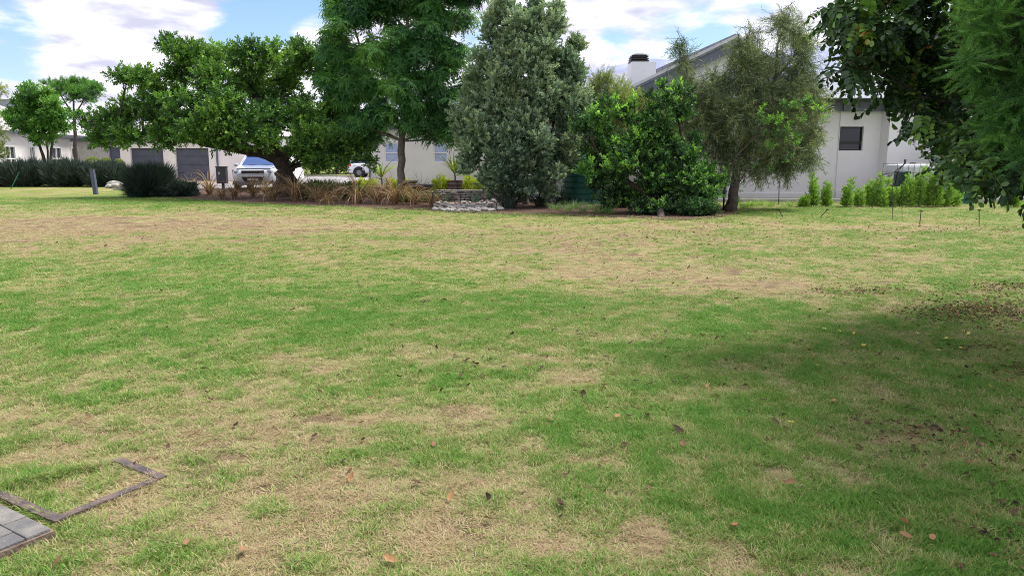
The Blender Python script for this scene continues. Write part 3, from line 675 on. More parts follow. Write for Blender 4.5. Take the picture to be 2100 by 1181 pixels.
# right house
YB, YC, YA = 29.0, 28.35, 29.05
zB = Z_(229, YB); hr = thing('house', 'pale plastered house with grey tiled roof, gable and square chimney behind the willow tree', 'house', (X_(1718, YB), YB, 0))
xa0, xa1, xb1, xc1 = X_(1085, YA), X_(1718, YB), X_(1819, YC), 31.0
wA = (X_(1556, YA), X_(1606, YA), Z_(346, YA), Z_(300, YA)); wB = (X_(1721.5, YB, 285), X_(1770, YB, 285), Z_(309, YB), Z_(260, YB))
mb = MB(); wall_open(mb, xa0, xa1, 0, zB, YA, 0.25, [wA]); mb.box((xa0 + .125, 33.4, zB / 2), (.25, 8, zB))
wall_open(mb, xa1, xb1, 0, zB - .002, YB, 0.25, [wB]); wall_open(mb, xb1, xc1, 0, zB - .004, YC, 0.25, []); mb.box((xb1 + .12, YC + .5, zB / 2 - .003), (.24, .5, zB - .006))
part(mb, 'wall', M['wall'], hr)
mb = MB(); mb.box(((xa0 + xa1) / 2 - .1, YA - .03, .12), (xa1 - xa0, .06, .24)); mb.box(((xa1 + xb1) / 2, YB - .03, .18), (xb1 - xa1 - .01, .06, .36)); mb.box(((xb1 + xc1) / 2 + .02, YC - .03, .18), (xc1 - xb1, .06, .36))
part(mb, 'plinth', M['wall'], hr)
mb = MB(); mb.box(((xa0 + xc1) / 2, 27.9, .05), (xc1 - xa0 + 1, 1.1, .10)); part(mb, 'concrete_apron', M['kerb'], hr)
fz = Z_(208, YB)
mb = MB(); mb.box(((xa0 + xa1) / 2 - .3, YA - .1, (zB + fz) / 2), (xa1 - xa0 + .6, .2, fz - zB)); mb.box(((xa1 + xb1) / 2, YB - .12, (zB + fz) / 2 + .01), (xb1 - xa1, .24, fz - zB + .02))
mb.box(((xb1 + xc1) / 2, YC - .12, (zB + fz) / 2 + .012), (xc1 - xb1 + .02, .24, fz - zB + .02)); part(mb, 'fascia', M['fascia_light'], hr)
mb = MB(); mb.box(((xa0 + xa1) / 2 - .3, YA - .25, fz + .02), (xa1 - xa0 + .6, .14, .12)); mb.box(((xa1 + xb1) / 2, YB - .28, fz + .03), (xb1 - xa1 + .004, .14, .13)); mb.box(((xb1 + xc1) / 2, YC - .28, fz + .034), (xc1 - xb1 + .02, .14, .13)); part(mb, 'gutter', M['fascia'], hr)
rz_ = Z_(150, 36, 1740)
mb = MB(); e0, e1 = xa0 - .4, xc1 + .4
mb.add([(e0, YC - .3, fz + .05), (e1, YC - .3, fz + .05), (e1 - 4, 36, rz_), (e0 + 4, 36, rz_), (e0, 43, fz + .05), (e1, 43, fz + .05)], [(0, 1, 2, 3), (3, 2, 5, 4), (0, 3, 4), (1, 5, 2), (0, 4, 5, 1)])
part(mb, 'roof', M['roof'], hr)
# gable wing roof
YG = 29.3; ap = P(1508, 76, YG); lf = P(1296, 178, YG); rt = P(1660, 205, YG)
mb = MB(); mb.prism([(lf[0] + .5, lf[2] - .1), (rt[0] - .5, rt[2] - .1), (ap[0], ap[2] - .25)], YG + .02, 'y', .25); part(mb, 'gable_wall', M['wall'], hr)
mb = MB(); mb.prism([(lf[0] - .2, lf[2] - .1), (ap[0], ap[2]), (ap[0], ap[2] - .14), (lf[0] - .2, lf[2] - .24)], YG - .35, 'y', 8); mb.prism([(ap[0] + .001, ap[2]), (rt[0] + .2, rt[2] - .1), (rt[0] + .2, rt[2] - .24), (ap[0] + .001, ap[2] - .14)], YG - .35, 'y', 8)
q0, q1, q2 = P(1502, 73, 38), P(1325, 152, 38), P(1620, 150, 38); mb.prism([(q1[0], q1[2]), (q0[0], q0[2]), (q2[0], q2[2]), (q2[0], q2[2] - .2), (q0[0], q0[2] - .2), (q1[0], q1[2] - .2)], 37.45, 'y', 5)
part(mb, 'gable_roof', M['roof'], hr)
mb = MB()
for q in (lf, rt):
    s = -.2 if q is lf else .2
    mb.beam((ap[0] - s * .1, YG - .39, ap[2] - .0), (q[0] + s, YG - .39, q[2] - .10), .06, .10)
part(mb, 'barge_board', M['barge'], hr)
mb = MB()
for q in (lf, rt):
    s = -.2 if q is lf else .2
    mb.beam((ap[0] - s * .1, YG - .25, ap[2] - .30), (q[0] + s, YG - .25, q[2] - .40), .1, .34)
part(mb, 'soffit_board', M['fascia_light'], hr)
# chimney
Yh = 30.0; ct = P(1314, 127, Yh); cw = 62 / F * Yh * .78
ch = MB(); ch.box((ct[0] + .13, Yh + .55, ct[2] - 1.1), (cw, 1.1, 2.2)); cho = part(ch, 'chimney', M['white'], hr)
c2 = MB(); cx_ = ct[0] - .0
for i in range(3): c2.box((cx_, Yh + .55, ct[2] + .05 + i * .085), (.70 - .03 * i, .80, .045))
c2.box((cx_, Yh + .55, ct[2] + .10), (.5, .6, .2)); c2.box((cx_, Yh + .55, ct[2] + .31), (.60, .72, .07), taper=.45)
c2.v = [tuple(np.array(q) - np.array(hr.location)) for q in c2.v]; c2.build('cowl', M['black'], cho)
window(hr, *wA, YA, M['black'], M['glass'], (), .05, (.5,))
window(hr, *wB, YB, M['black'], M['glass'], (.36, .30), .04, (), .13)
mb = MB(); mb.tube([(X_(1488, YA), YA - .1, 0.1), (X_(1488, YA), YA - .1, zB)], .05, 8); mb.box((X_(1488, YA), YA - .1, .3), (.14, .12, .1)); part(mb, 'downpipe', M['pipe'], hr)
lx, lz = X_(1748, YB), Z_(244, YB)
t = thing('wall_light', 'small black floodlight on the wall above the dark window', 'wall light', (lx, YB, lz))
MB().box((0, -.02, 0), (.08, .04, .08)).build('bracket', M['black'], t, bevel=.005); MB().beam((0, -.04, 0), (0.02, -.14, -.03), .025).build('arm', M['black'], t); MB().box((.03, -.17, .03), (.14, .07, .11), rz=.4).build('lamp_head', M['black'], t, bevel=.008)
t = thing('junction_box', 'small white meter box on the pale house wall right of the willow', 'box', (X_(1667, YA), YA, Z_(358, YA)))
MB().box((0, -.06, .1), (.16, .12, .24)).build('case', M['white'], t, bevel=.015); MB().box((0, -.125, .13), (.11, .012, .11)).build('cover', M['kerb'], t, bevel=.004)
mb = MB(); an = P(1555, 66, 31.); mb.tube([(an[0], 31, an[2] - 1.6), (an[0], 31, an[2])], .02, 6); mb.tube([(an[0] - .3, 31, an[2]), (an[0] + 1.0, 31, an[2])], .014, 6)
for i in range(12): mb.tube([(an[0] - .25 + i * .1, 30.85, an[2]), (an[0] - .25 + i * .1, 31.15, an[2])], .006, 4)
tag(part(mb, 'aerial', M['steel'], thing('television_aerial', 'thin television aerial standing on the gabled roof behind the willow', 'aerial', (an[0], 31, an[2] - 1.6))))

# middle house
YM = 44.0; x0, x1 = X_(756, YM), X_(1120, YM); zM = Z_(266, YM)
hm = thing('house', 'low plastered house with two white windows behind the planted bed', 'house', (x0, YM, 0))
w1 = (X_(789, YM), X_(818, YM), Z_(333, YM), Z_(293, YM)); w2 = (X_(889.5, YM), X_(918, YM), Z_(333, YM), Z_(293, YM))
mb = MB(); wall_open(mb, x0, x1, 0, zM, YM, .25, [w1, w2]); mb.box((x0 + .125, YM + 4.7, zM / 2), (.25, 8.9, zM)); mb.box((x1 - .125, YM + 4.7, zM / 2), (.25, 8.9, zM)); part(mb, 'wall', M['wall2'], hm)
for q in (w1, w2):
    window(hm, *q, YM, M['white'], M['blind'], (.48,), .055, (), .05)
mb = MB(); mb.box(((x0 + x1) / 2, YM - .3, zM + .12), (x1 - x0 + .9, .14, .24)); mb.box((x0 - .38, YM + 4.4, zM + .12), (.14, 9.2, .24)); part(mb, 'fascia', M['fascia'], hm)
mb = MB(); a, b_ = x0 - .45, x1 + .45; mb.add([(a, YM - .35, zM + .22), (b_, YM - .35, zM + .22), (b_ - 3, YM + 4.5, zM + 2.6), (a + 3, YM + 4.5, zM + 2.6), (a, YM + 9.3, zM + .22), (b_, YM + 9.3, zM + .22)], [(0, 1, 2, 3), (3, 2, 5, 4), (0, 3, 4), (1, 5, 2), (0, 4, 5, 1)]); part(mb, 'roof', M['roof'], hm)
for px_ in (757.5, 961):
    mb = MB(); xx = X_(px_, YM); mb.tube([(xx, YM - .08, 0), (xx, YM - .08, zM)], .05, 8); part(mb, 'downpipe', M['pipe'], hm)

# garage building behind the spreading tree
YR = 51.0; x0, x1 = X_(247, YR), X_(560, YR); zR = Z_(284, YR)
hg = thing('garage_building', 'white garage building with two dark panelled doors under the spreading tree', 'garage', (x0, YR, 0))
d1 = (X_(268, YR), X_(335, YR), 0.02, Z_(304, YR)); d2 = (X_(360, YR), X_(428, YR), 0.02, Z_(304, YR))
mb = MB(); wall_open(mb, x0, x1, 0, zR, YR, .3, [d1, d2]); mb.box((x0 + .15, YR + 3.8, zR / 2), (.3, 7, zR)); mb.box((x1 - .15, YR + 3.8, zR / 2), (.3, 7, zR)); part(mb, 'wall', M['wallwhite'], hg)
for q in (d1, d2):
    mb = MB(); hh_ = (q[3] - q[2]) / 4
    for i in range(4): mb.box(((q[0] + q[1]) / 2, YR + .2, q[2] + hh_ * (i + .5)), (q[1] - q[0] - .01, .05, hh_ - .025))
    mb.box(((q[0] + q[1]) / 2, YR + .24, (q[2] + q[3]) / 2), (q[1] - q[0], .02, q[3] - q[2])); part(mb, 'garage_door', M['gdoor'], hg, bevel=.008)
mb = MB(); mb.box(((x0 + x1) / 2, YR - .32, zR + .1), (x1 - x0 + .8, .12, .2)); part(mb, 'fascia', M['fascia'], hg)
mb = MB(); a, b_ = x0 - .4, x1 + .4; mb.add([(a, YR - .38, zR + .18), (b_, YR - .38, zR + .18), (b_ - 2.5, YR + 4, zR + 2.0), (a + 2.5, YR + 4, zR + 2.0), (a, YR + 8, zR + .18), (b_, YR + 8, zR + .18)], [(0, 1, 2, 3), (3, 2, 5, 4), (0, 3, 4), (1, 5, 2), (0, 4, 5, 1)]); part(mb, 'roof', M['rooflight'], hg)
mb = MB(); xx = X_(446, YR); mb.tube([(xx, YR - .08, 0), (xx, YR - .08, zR)], .06, 8); part(mb, 'downpipe', M['pipe'], hg)

# far left house, wall running away to the right
A = P(-120, 322, 45.0)[:2]; B = P(178, 322, 68.0)[:2]; dv_ = B - A; Lw = float(np.hypot(*dv_)); ang = math.atan2(dv_[1], dv_[0])
hl = thing('house', 'cream house with four narrow white windows behind the clipped hedges', 'house', (A[0], A[1], 0), ang)
def along(px):
    d = ray(px, 322)[:2]; mtx = np.array([[dv_[0] / Lw, -d[0]], [dv_[1] / Lw, -d[1]]]); s, t_ = np.linalg.solve(mtx, -A); return s, t_
zl = 3.2; ops = []
for a_, b_ in ((10, 32), (60, 72), (105, 126), (146, 156)):
    s0, ta = along(a_); s1, tb_ = along(b_); ops.append((s0, s1, 1.0, 2.35))
class Loc:  # local-space root shim
    pass
def lpart(mb, name, m, root, **k): return mb.build(name, m, root, **k)
mb = MB(); wall_open(mb, 0, Lw, 0, zl, 0, .25, ops); mb.box((Lw - .125, 4, zl / 2), (.25, 7.5, zl)); mb.build('wall', M['wall2'], hl)
for (s0, s1, z0, z1) in ops:
    f = MB(); fw = .11
    for xx in (s0 + fw / 2, s1 - fw / 2): f.box((xx, -.0, (z0 + z1) / 2), (fw, .12, z1 - z0 + .1))
    f.box(((s0 + s1) / 2, 0, z0), (s1 - s0 - 2 * fw, .12, fw)); f.box(((s0 + s1) / 2, 0, z1), (s1 - s0 - 2 * fw, .12, fw)); f.box(((s0 + s1) / 2, 0, (z0 + z1) / 2 - .2), (s1 - s0 - 2 * fw, .1, .07)); f.box(((s0 + s1) / 2, .01, (z0 + z1) / 2), (.07, .1, z1 - z0 - .1))
    fo = f.build('window', M['white'], hl); MB().box(((s0 + s1) / 2, .08, (z0 + z1) / 2), (s1 - s0, .02, z1 - z0)).build('pane', M['glass'], fo)
MB().box((Lw / 2, -.45, zl + .08), (Lw + 1, .14, .2)).build('gutter', M['fascia'], hl)
mb = MB(); mb.add([(-.5, -.5, zl + .18), (Lw + .5, -.5, zl + .18), (Lw - 4, 5, zl + 2.6), (-.5, 5, zl + 2.6), (-.5, 10, zl + .18), (Lw + .5, 10, zl + .18)], [(0, 1, 2, 3), (3, 2, 5, 4), (0, 3, 4), (1, 5, 2), (0, 4, 5, 1)]); mb.build('roof', M['rooflight'], hl)
# grey outbuilding between
YO = 62.0; x0, x1 = X_(160, YO), X_(256, YO); zo = Z_(291, YO)
ho = thing('outbuilding', 'small grey plastered outbuilding with a dark door left of the garages', 'outbuilding', (x0, YO, 0)); dq = (X_(224, YO), X_(247, YO), 0.02, Z_(303, YO))
mb = MB(); wall_open(mb, x0, x1, 0, zo, YO, .3, [dq]); mb.box((x0 + .15, YO + 3.3, zo / 2), (.3, 6, zo)); part(mb, 'wall', M['kerb'], ho)
mb = MB(); mb.box(((dq[0] + dq[1]) / 2, YO + .2, dq[3] / 2), (dq[1] - dq[0], .05, dq[3])); part(mb, 'door', M['gdoor'], ho)
mb = MB(); mb.box(((x0 + x1) / 2, YO + 3, zo + .15), (x1 - x0 + .5, 7, .3)); part(mb, 'roof', M['fascia'], ho)
# dark grey roofed house at the far left edge
YF = 85.0; q0, q1 = X_(-120, YF), X_(30, YF); hf = thing('house', 'distant house with a dark slate gable at the far left edge', 'house', ((q0 + q1) / 2, YF, 0)); zt, zb = Z_(198, YF), Z_(246, YF)
mb = MB(); mb.box(((q0 + q1) / 2, YF + 4, zb / 2), (q1 - q0 - 1, 8, zb)); part(mb, 'wall', M['wall2'], hf)
mb = MB(); mb.add([(q0, YF - .5, zb), (q1, YF - .5, zb), (q1 - .8, YF + 4, zt), (q0, YF + 4, zt), (q0, YF + 9, zb), (q1, YF + 9, zb)], [(0, 1, 2, 3), (3, 2, 5, 4), (0, 3, 4), (1, 5, 2), (0, 4, 5, 1)]); part(mb, 'roof', M['fascia'], hf)

# ------------------------------------------------------------------ trees
LM = {}
LM['fig'] = leafmat('leaf_glossy_green', (0.016, 0.045, 0.014), (0.050, 0.115, 0.022), (0.15, 0.25, 0.045), 0.25, 0.38, 0.4)
LM['ash'] = leafmat('leaf_deep_green', (0.014, 0.048, 0.022), (0.036, 0.105, 0.030), (0.105, 0.215, 0.045), 0.28, 0.45, 0.3)
LM['grey'] = leafmat('leaf_grey_green', (0.034, 0.066, 0.046), (0.115, 0.165, 0.115), (0.25, 0.29, 0.19), 0.22, 0.5, 0.3)
LM['olive'] = leafmat('leaf_olive', (0.05, 0.065, 0.03), (0.12, 0.15, 0.055), (0.22, 0.24, 0.10), 0.3, 0.55, 0.25)
LM['bright'] = leafmat('leaf_bright_green', (0.012, 0.030, 0.016), (0.040, 0.098, 0.030), (0.17, 0.32, 0.055), 0.32, 0.38, 0.4)
LM['willow'] = leafmat('leaf_narrow_olive', (0.036, 0.050, 0.030), (0.095, 0.120, 0.065), (0.24, 0.26, 0.14), 0.25, 0.55, 0.25)
LM['carob'] = leafmat('leaf_round_dark', (0.010, 0.024, 0.014), (0.028, 0.062, 0.022), (0.12, 0.22, 0.035), 0.16, 0.35, 0.45, extra=(0.28, 0.14, 0.03))
LM['feather'] = leafmat('leaf_needle_green', (0.018, 0.048, 0.018), (0.050, 0.118, 0.032), (0.13, 0.24, 0.055), 0.28, 0.5, 0.25)
LM['far'] = leafmat('leaf_far_green', (0.022, 0.060, 0.018), (0.050, 0.125, 0.025), (0.10, 0.20, 0.04), 0.25, 0.5, 0.25)
LM['hedge'] = leafmat('leaf_lavender', (0.014, 0.024, 0.024), (0.034, 0.052, 0.044), (0.13, 0.13, 0.10), 0.12, 0.6, 0.2)
LM['cone'] = leafmat('leaf_young_conifer', (0.045, 0.095, 0.020), (0.12, 0.21, 0.04), (0.27, 0.36, 0.08), 0.3, 0.5, 0.25)
LM['straw'] = leafmat('straw_blade', (0.05, 0.032, 0.022), (0.145, 0.095, 0.058), (0.27, 0.20, 0.12), 0.2, 0.7, 0.2)
LM['blade'] = leafmat('strap_leaf_green', (0.020, 0.050, 0.022), (0.06, 0.12, 0.035), (0.17, 0.24, 0.07), 0.25, 0.5, 0.3)
LM['bluegreen'] = leafmat('strap_leaf_blue_green', (0.022, 0.050, 0.045), (0.055, 0.105, 0.090), (0.11, 0.17, 0.14), 0.2, 0.5, 0.3)
LM['dracaena'] = leafmat('dracaena_leaf', (0.05, 0.09, 0.02), (0.14, 0.20, 0.04), (0.34, 0.36, 0.10), 0.25, 0.4, 0.35)
LM['gold'] = leafmat('leaf_golden', (0.06, 0.12, 0.02), (0.24, 0.28, 0.03), (0.50, 0.44, 0.04), 0.3, 0.5, 0.25)
LM['dead'] = leafmat('dead_leaf', (0.018, 0.012, 0.009), (0.075, 0.042, 0.026), (0.26, 0.15, 0.07), 0.1, 0.75, 0.2)
LM['yellowleaf'] = leafmat('yellow_leaf', (0.35, 0.16, 0.03), (0.45, 0.28, 0.05), (0.55, 0.42, 0.08), 0.2, 0.6, 0.25)

def tip(pos, d, q, tn, rg):      # fresh growth at the shoot ends
    return tn + np.where(q > 0.86, 0.22, 0) * (rg.uniform(0, 1, len(tn)) < .6)

# spreading tree with the low limb
Y1 = 31.0
cl = C3([(392, 112, 38), (350, 100, 26), (430, 120, 38), (300, 168, 34), (262, 160, 24), (340, 190, 38), (500, 125, 42), (560, 118, 34), (620, 118, 36), (680, 125, 40, 1), (450, 180, 56, -1), (560, 205, 30, .5), (620, 215, 26, 1), (520, 170, 42, .5), (600, 160, 36, 1.5), (670, 165, 36, 1.5), (735, 180, 36, 1), (715, 145, 34, 1), (690, 215, 34, 1),
         (400, 225, 52, -1.5), (330, 235, 48, -.5), (270, 230, 34), (225, 250, 34, -.5), (205, 285, 28, -.5), (270, 275, 36, -1), (330, 285, 34, -1), (480, 235, 60, -2), (400, 275, 40, -1.8), (470, 290, 34, -1.5), (560, 250, 45, -1), (630, 255, 42, -.2), (700, 255, 40, 1),
         (540, 285, 32, -2), (620, 300, 42, -1.5), (680, 300, 42, -1), (730, 300, 36, -1), (650, 335, 22, -1.5), (700, 330, 20, -1.5), (175, 250, 20, -.5), (760, 330, 16, -1.5), (370, 150, 30)], Y1, .6)
base = G(604, 397)
def wp(*l): return [P(*a) for a in l]
make_tree('spreading_tree', 'broad low spreading tree with a thick dark trunk, its limb over the garage doors', 'tree', (base[0], Y1, 0),
          [([np.array([base[0], Y1, -.1])] + wp((590, 370, Y1), (578, 335, Y1), (560, 300, Y1), (540, 250, Y1), (520, 190, Y1)), [.52, .38, .34, .30, .2, .1]),
           (wp((575, 325, Y1), (530, 311, Y1 - .2), (470, 303, Y1 - .4), (400, 288, Y1 - .6), (320, 280, Y1 - .7), (240, 262, Y1 - .6)), [.26, .22, .18, .13, .09, .05]),
           (wp((572, 330, Y1), (610, 290, Y1), (650, 250, Y1 + .5), (690, 190, Y1 + 1)), [.24, .2, .15, .08]),
           (wp((560, 300, Y1), (480, 240, Y1 - .5), (420, 190, Y1 - .8), (380, 130, Y1 - .3)), [.2, .15, .1, .05])],
          cl, variants(t_broad, 1, 6, l=.125, w=.052, tw=.28), LM['fig'], M['bark'], 9500, 21, sub=9, out=.7, up=.45, tonef=tip, tone=(.42, .15), limb_r=.06, squash=.75, subr=(.28, .5))

# tall tree with feathered leaves
Y2 = 29.0
cl = C3([(668, 110, 26), (672, 165, 28), (685, 10, 26), (715, 30, 46), (690, 80, 32), (720, 130, 42), (700, 190, 30), (790, 20, 60), (870, 30, 60), (940, 40, 42), (780, 105, 62, -1), (860, 110, 66, -1), (930, 115, 50), (745, 180, 46), (820, 185, 60, -1), (900, 190, 55, -.5), (950, 180, 35),
         (770, 235, 44), (840, 235, 46, -1), (905, 245, 44), (945, 250, 30), (720, 240, 30), (800, -50, 80), (890, -50, 75), (740, -40, 50), (960, -20, 40), (840, -120, 70), (775, 270, 26), (880, 270, 24), (925, 275, 22)], Y2, .8)
b2 = P(823, 400, Y2); b2[2] = 0
make_tree('ash_tree', 'tall deep green tree with a slim straight trunk before the white windows', 'tree', b2,
          [([np.array([b2[0], Y2, -.1])] + wp((822, 350, Y2), (824, 290, Y2), (830, 230, Y2), (835, 150, Y2), (835, 60, Y2), (840, -60, Y2)), [.17, .14, .125, .11, .09, .06, .03]),
           (wp((826, 270, Y2), (790, 210, Y2), (750, 140, Y2), (725, 50, Y2)), [.08, .07, .05, .03]), (wp((828, 250, Y2), (870, 190, Y2), (910, 110, Y2), (940, 30, Y2)), [.08, .07, .05, .03])],
          cl, variants(t_rosette, 2, 6), LM['ash'], M['barkgrey'], 2900, 22, sub=8, subr=(.3, .5), out=.55, up=.75, rnd=.2, tone=(.52, .14), limb_r=.045, scale=(.8, 1.2), clumptone=.15)

# grey green tree
Y3 = 25.2
cl = C3([(1045, 30, 32), (1080, 60, 40), (1010, 80, 36), (1130, 70, 32), (1095, 110, 52), (1040, 130, 46), (1150, 130, 38), (985, 145, 34), (1175, 180, 36), (1110, 180, 55, -.5), (1020, 205, 50, -.5), (965, 215, 34), (1160, 235, 48, -.5), (1080, 250, 60, -1),
         (985, 275, 46, -.5), (950, 250, 26), (1020, 320, 50, -1), (1100, 320, 56, -1), (965, 325, 30), (1160, 310, 40, -.5), (1060, 365, 40, -1.2), (1010, 370, 28, -.8), (1120, 370, 34, -1), (1060, 395, 20, -1), (1205, 260, 30, 0), (1190, 210, 26, 0), (1140, 20, 14), (1095, 15, 16), (1020, 25, 16), (1180, 100, 18)], Y3, .5)
b3 = G(1080, 420)
make_tree('grey_green_tree', 'dense upright grey green tree with a short forked pale trunk right of the stone wall', 'tree', b3,
          [([b3 - [0, 0, .1]] + wp((1070, 390, b3[1]), (1062, 350, Y3), (1075, 280, Y3), (1085, 180, Y3), (1085, 60, Y3)), [.15, .12, .10, .08, .06, .02]),
           (wp((1074, 400, b3[1]), (1095, 360, Y3), (1130, 280, Y3), (1150, 160, Y3)), [.09, .08, .05, .03]), (wp((1066, 370, Y3), (1020, 300, Y3), (1000, 200, Y3)), [.08, .05, .03])],
          cl, variants(t_small, 3, 6), LM['grey'], M['barkgrey'], 12500, 23, sub=10, subr=(.2, .42), out=.7, up=.75, rnd=.3, tone=(.5, .15), limb_r=.03, scale=(.7, 1.2), squash=1.1, place=.95, inner=.2, clumptone=.12)

# olive shrub tree behind
Y4 = 27.3
cl = C3([(1235, 175, 28), (1270, 195, 34), (1310, 220, 34), (1350, 240, 34), (1390, 260, 34), (1220, 220, 36), (1265, 250, 40), (1330, 280, 40), (1210, 280, 30), (1400, 300, 30), (1195, 320, 34), (1205, 360, 30), (1180, 290, 26), (1225, 385, 22), (1190, 250, 26), (1240, 330, 30)], Y4, .3)
b4 = np.array([X_(1290, Y4), Y4, 0.])
make_tree('olive_shrub', 'rounded olive toned shrub with fine leaves below the square chimney', 'shrub', b4,
          [([b4 - [0, 0, .1]] + wp((1285, 340, Y4), (1290, 280, Y4), (1280, 210, Y4)), [.09, .07, .05, .02]), (wp((1287, 350, Y4), (1340, 290, Y4), (1380, 260, Y4)), [.06, .04, .02])],
          cl, variants(t_fine, 4, 6), LM['olive'], M['bark'], 6000, 24, sub=8, out=.6, up=.6, tone=(.5, .15), limb_r=.03)

# bright green bush, pale shoots over dark old leaves
Y5 = 21.8
def tip5(pos, d, q, tn, rg):
    return tn + np.where((q > 0.72) & (rg.uniform(0, 1, len(tn)) < np.clip(.45 + .5 * (d[:, 2]), 0, .85)), .5, 0)
cl = C3([(1205, 246, 11), (1228, 238, 12), (1196, 268, 9), (1240, 262, 16), (1262, 225, 10), (1252, 205, 8), (1285, 238, 16), (1318, 252, 20), (1345, 222, 14), (1375, 200, 16), (1398, 190, 12), (1390, 228, 18), (1352, 258, 20), (1240, 298, 22), (1212, 300, 14), (1300, 296, 34), (1362, 296, 34), (1412, 318, 26),
         (1225, 335, 18), (1205, 345, 12), (1272, 345, 34), (1338, 350, 40), (1402, 360, 32), (1446, 352, 18), (1462, 376, 18), (1228, 378, 14), (1262, 398, 24), (1310, 405, 28), (1362, 405, 30), (1412, 408, 26), (1448, 408, 18), (1330, 432, 13), (1388, 436, 14), (1250, 425, 9),
         (1352, 438, 22, -.7), (1318, 428, 16, -.6), (1210, 270, 10), (1425, 290, 12), (1180, 255, 7), (1170, 278, 6), (1300, 212, 7), (1332, 200, 7), (1360, 180, 8), (1226, 218, 6)], Y5, .5)
b5 = G(1356, 446)
make_tree('bright_bush', 'large bushy shrub with bright green shoots over dark leaves, left of the leaning willow trunk', 'shrub', b5,
          [([b5 - [0, 0, .1]] + wp((1352, 410, Y5), (1340, 360, Y5), (1320, 290, Y5), (1300, 240, Y5)), [.11, .10, .09, .06, .02]), (wp((1358, 425, Y5), (1390, 370, Y5), (1400, 300, Y5), (1388, 220, Y5)), [.12, .08, .05, .02]),
           (wp((1350, 420, Y5), (1300, 380, Y5), (1240, 340, Y5), (1215, 290, Y5)), [.09, .07, .05, .02]), (wp((1362, 430, Y5), (1410, 400, Y5), (1455, 360, Y5)), [.08, .06, .03])],
          cl, variants(t_broad, 5, 6, l=.095, w=.044, tw=.24, wide=.75, n=12, tv=.1), LM['bright'], M['bark'], 3400, 25, sub=7, subr=(.25, .5), out=.75, up=.35, tonef=tip5, tone=(.24, .12), limb_r=.035, place=1.1, inner=.1, clumptone=.14)

# willow like tree with the leaning trunk
Y6 = 23.4
cl = C3([(1395, 95, 14), (1398, 125, 16), (1518, 100, 20), (1538, 78, 22), (1560, 125, 24), (1515, 140, 36), (1600, 40, 18), (1625, 60, 26), (1650, 90, 26), (1620, 20, 14), (1598, 115, 18), (1640, 140, 34), (1665, 175, 30), (1485, 172, 28), (1450, 190, 26), (1460, 152, 13), (1545, 190, 46), (1610, 190, 44), (1430, 215, 26),
         (1410, 170, 20), (1455, 240, 44), (1515, 240, 46), (1580, 250, 46), (1640, 230, 38), (1675, 215, 22), (1640, 290, 34), (1590, 310, 38), (1655, 320, 22), (1530, 300, 40), (1470, 300, 36), (1425, 265, 34), (1560, 345, 20), (1500, 340, 22), (1670, 270, 20), (1610, 350, 14), (1395, 230, 24)], Y6, .6)
b6 = G(1500, 434)
make_tree('willow_tree', 'airy tree with narrow drooping olive leaves and a dark leaning trunk before the gabled house', 'tree', b6,
          [([b6 - [0, 0, .1]] + wp((1502, 395, b6[1]), (1512, 350, Y6), (1526, 315, Y6), (1535, 270, Y6), (1540, 200, Y6), (1530, 110, Y6)), [.20, .145, .12, .10, .08, .05, .02]),
           (wp((1526, 315, Y6), (1570, 250, Y6), (1592, 150, Y6), (1595, 90, Y6), (1620, 30, Y6)), [.08, .06, .05, .03, .01]), (wp((1592, 160, Y6), (1625, 120, Y6), (1650, 80, Y6)), [.04, .03, .015]),
           (wp((1520, 330, Y6), (1470, 270, Y6), (1420, 200, Y6), (1398, 100, Y6)), [.07, .05, .03, .01]), (wp((1530, 300, Y6), (1600, 280, Y6), (1655, 240, Y6)), [.06, .04, .02])],
          cl, variants(t_willow, 6, 6), LM['willow'], M['bark'], 6600, 26, sub=9, subr=(.22, .45), out=.45, up=-.55, rnd=.5, tone=(.47, .17), limb_r=.022, scale=(.8, 1.3), squash=1.0)

# sapling with bright shoots in front of the willow
Y7 = 21.9
cl = C3([(1620, 215, 15), (1655, 212, 14), (1680, 225, 12), (1690, 245, 9), (1560, 232, 13), (1590, 245, 15), (1640, 245, 14), (1605, 270, 14), (1560, 275, 12), (1630, 290, 12), (1580, 305, 12), (1625, 325, 10), (1540, 340, 9), (1485, 375, 12), (1520, 390, 10), (1555, 245, 9), (1575, 350, 10), (1470, 400, 12), (1510, 415, 8), (1495, 355, 9)], Y7, .2)
b7 = G(1483, 432); r7 = .012
make_tree('sapling', 'slender sapling with sprays of bright green leaves in front of the willow crown', 'sapling', b7,
          [([b7] + wp((1486, 380, Y7), (1510, 320, Y7), (1560, 270, Y7), (1620, 225, Y7)), [.03, .025, .02, .015, .008]), ([b7 + [.05, 0, 0]] + wp((1500, 400, Y7), (1530, 350, Y7), (1590, 300, Y7), (1640, 285, Y7)), [.025, .02, .015, .012, .006])],
          cl, variants(t_broad, 7, 5, l=.09, w=.036, tw=.2, n=9, wide=.6, tv=.1), LM['bright'], M['bark'], 170, 27, sub=3, out=.6, up=.5, tone=(.60, .2), limb_r=.008, clumptone=.12, subr=(.3, .5), inner=.1, scale=(.6, 1.0))

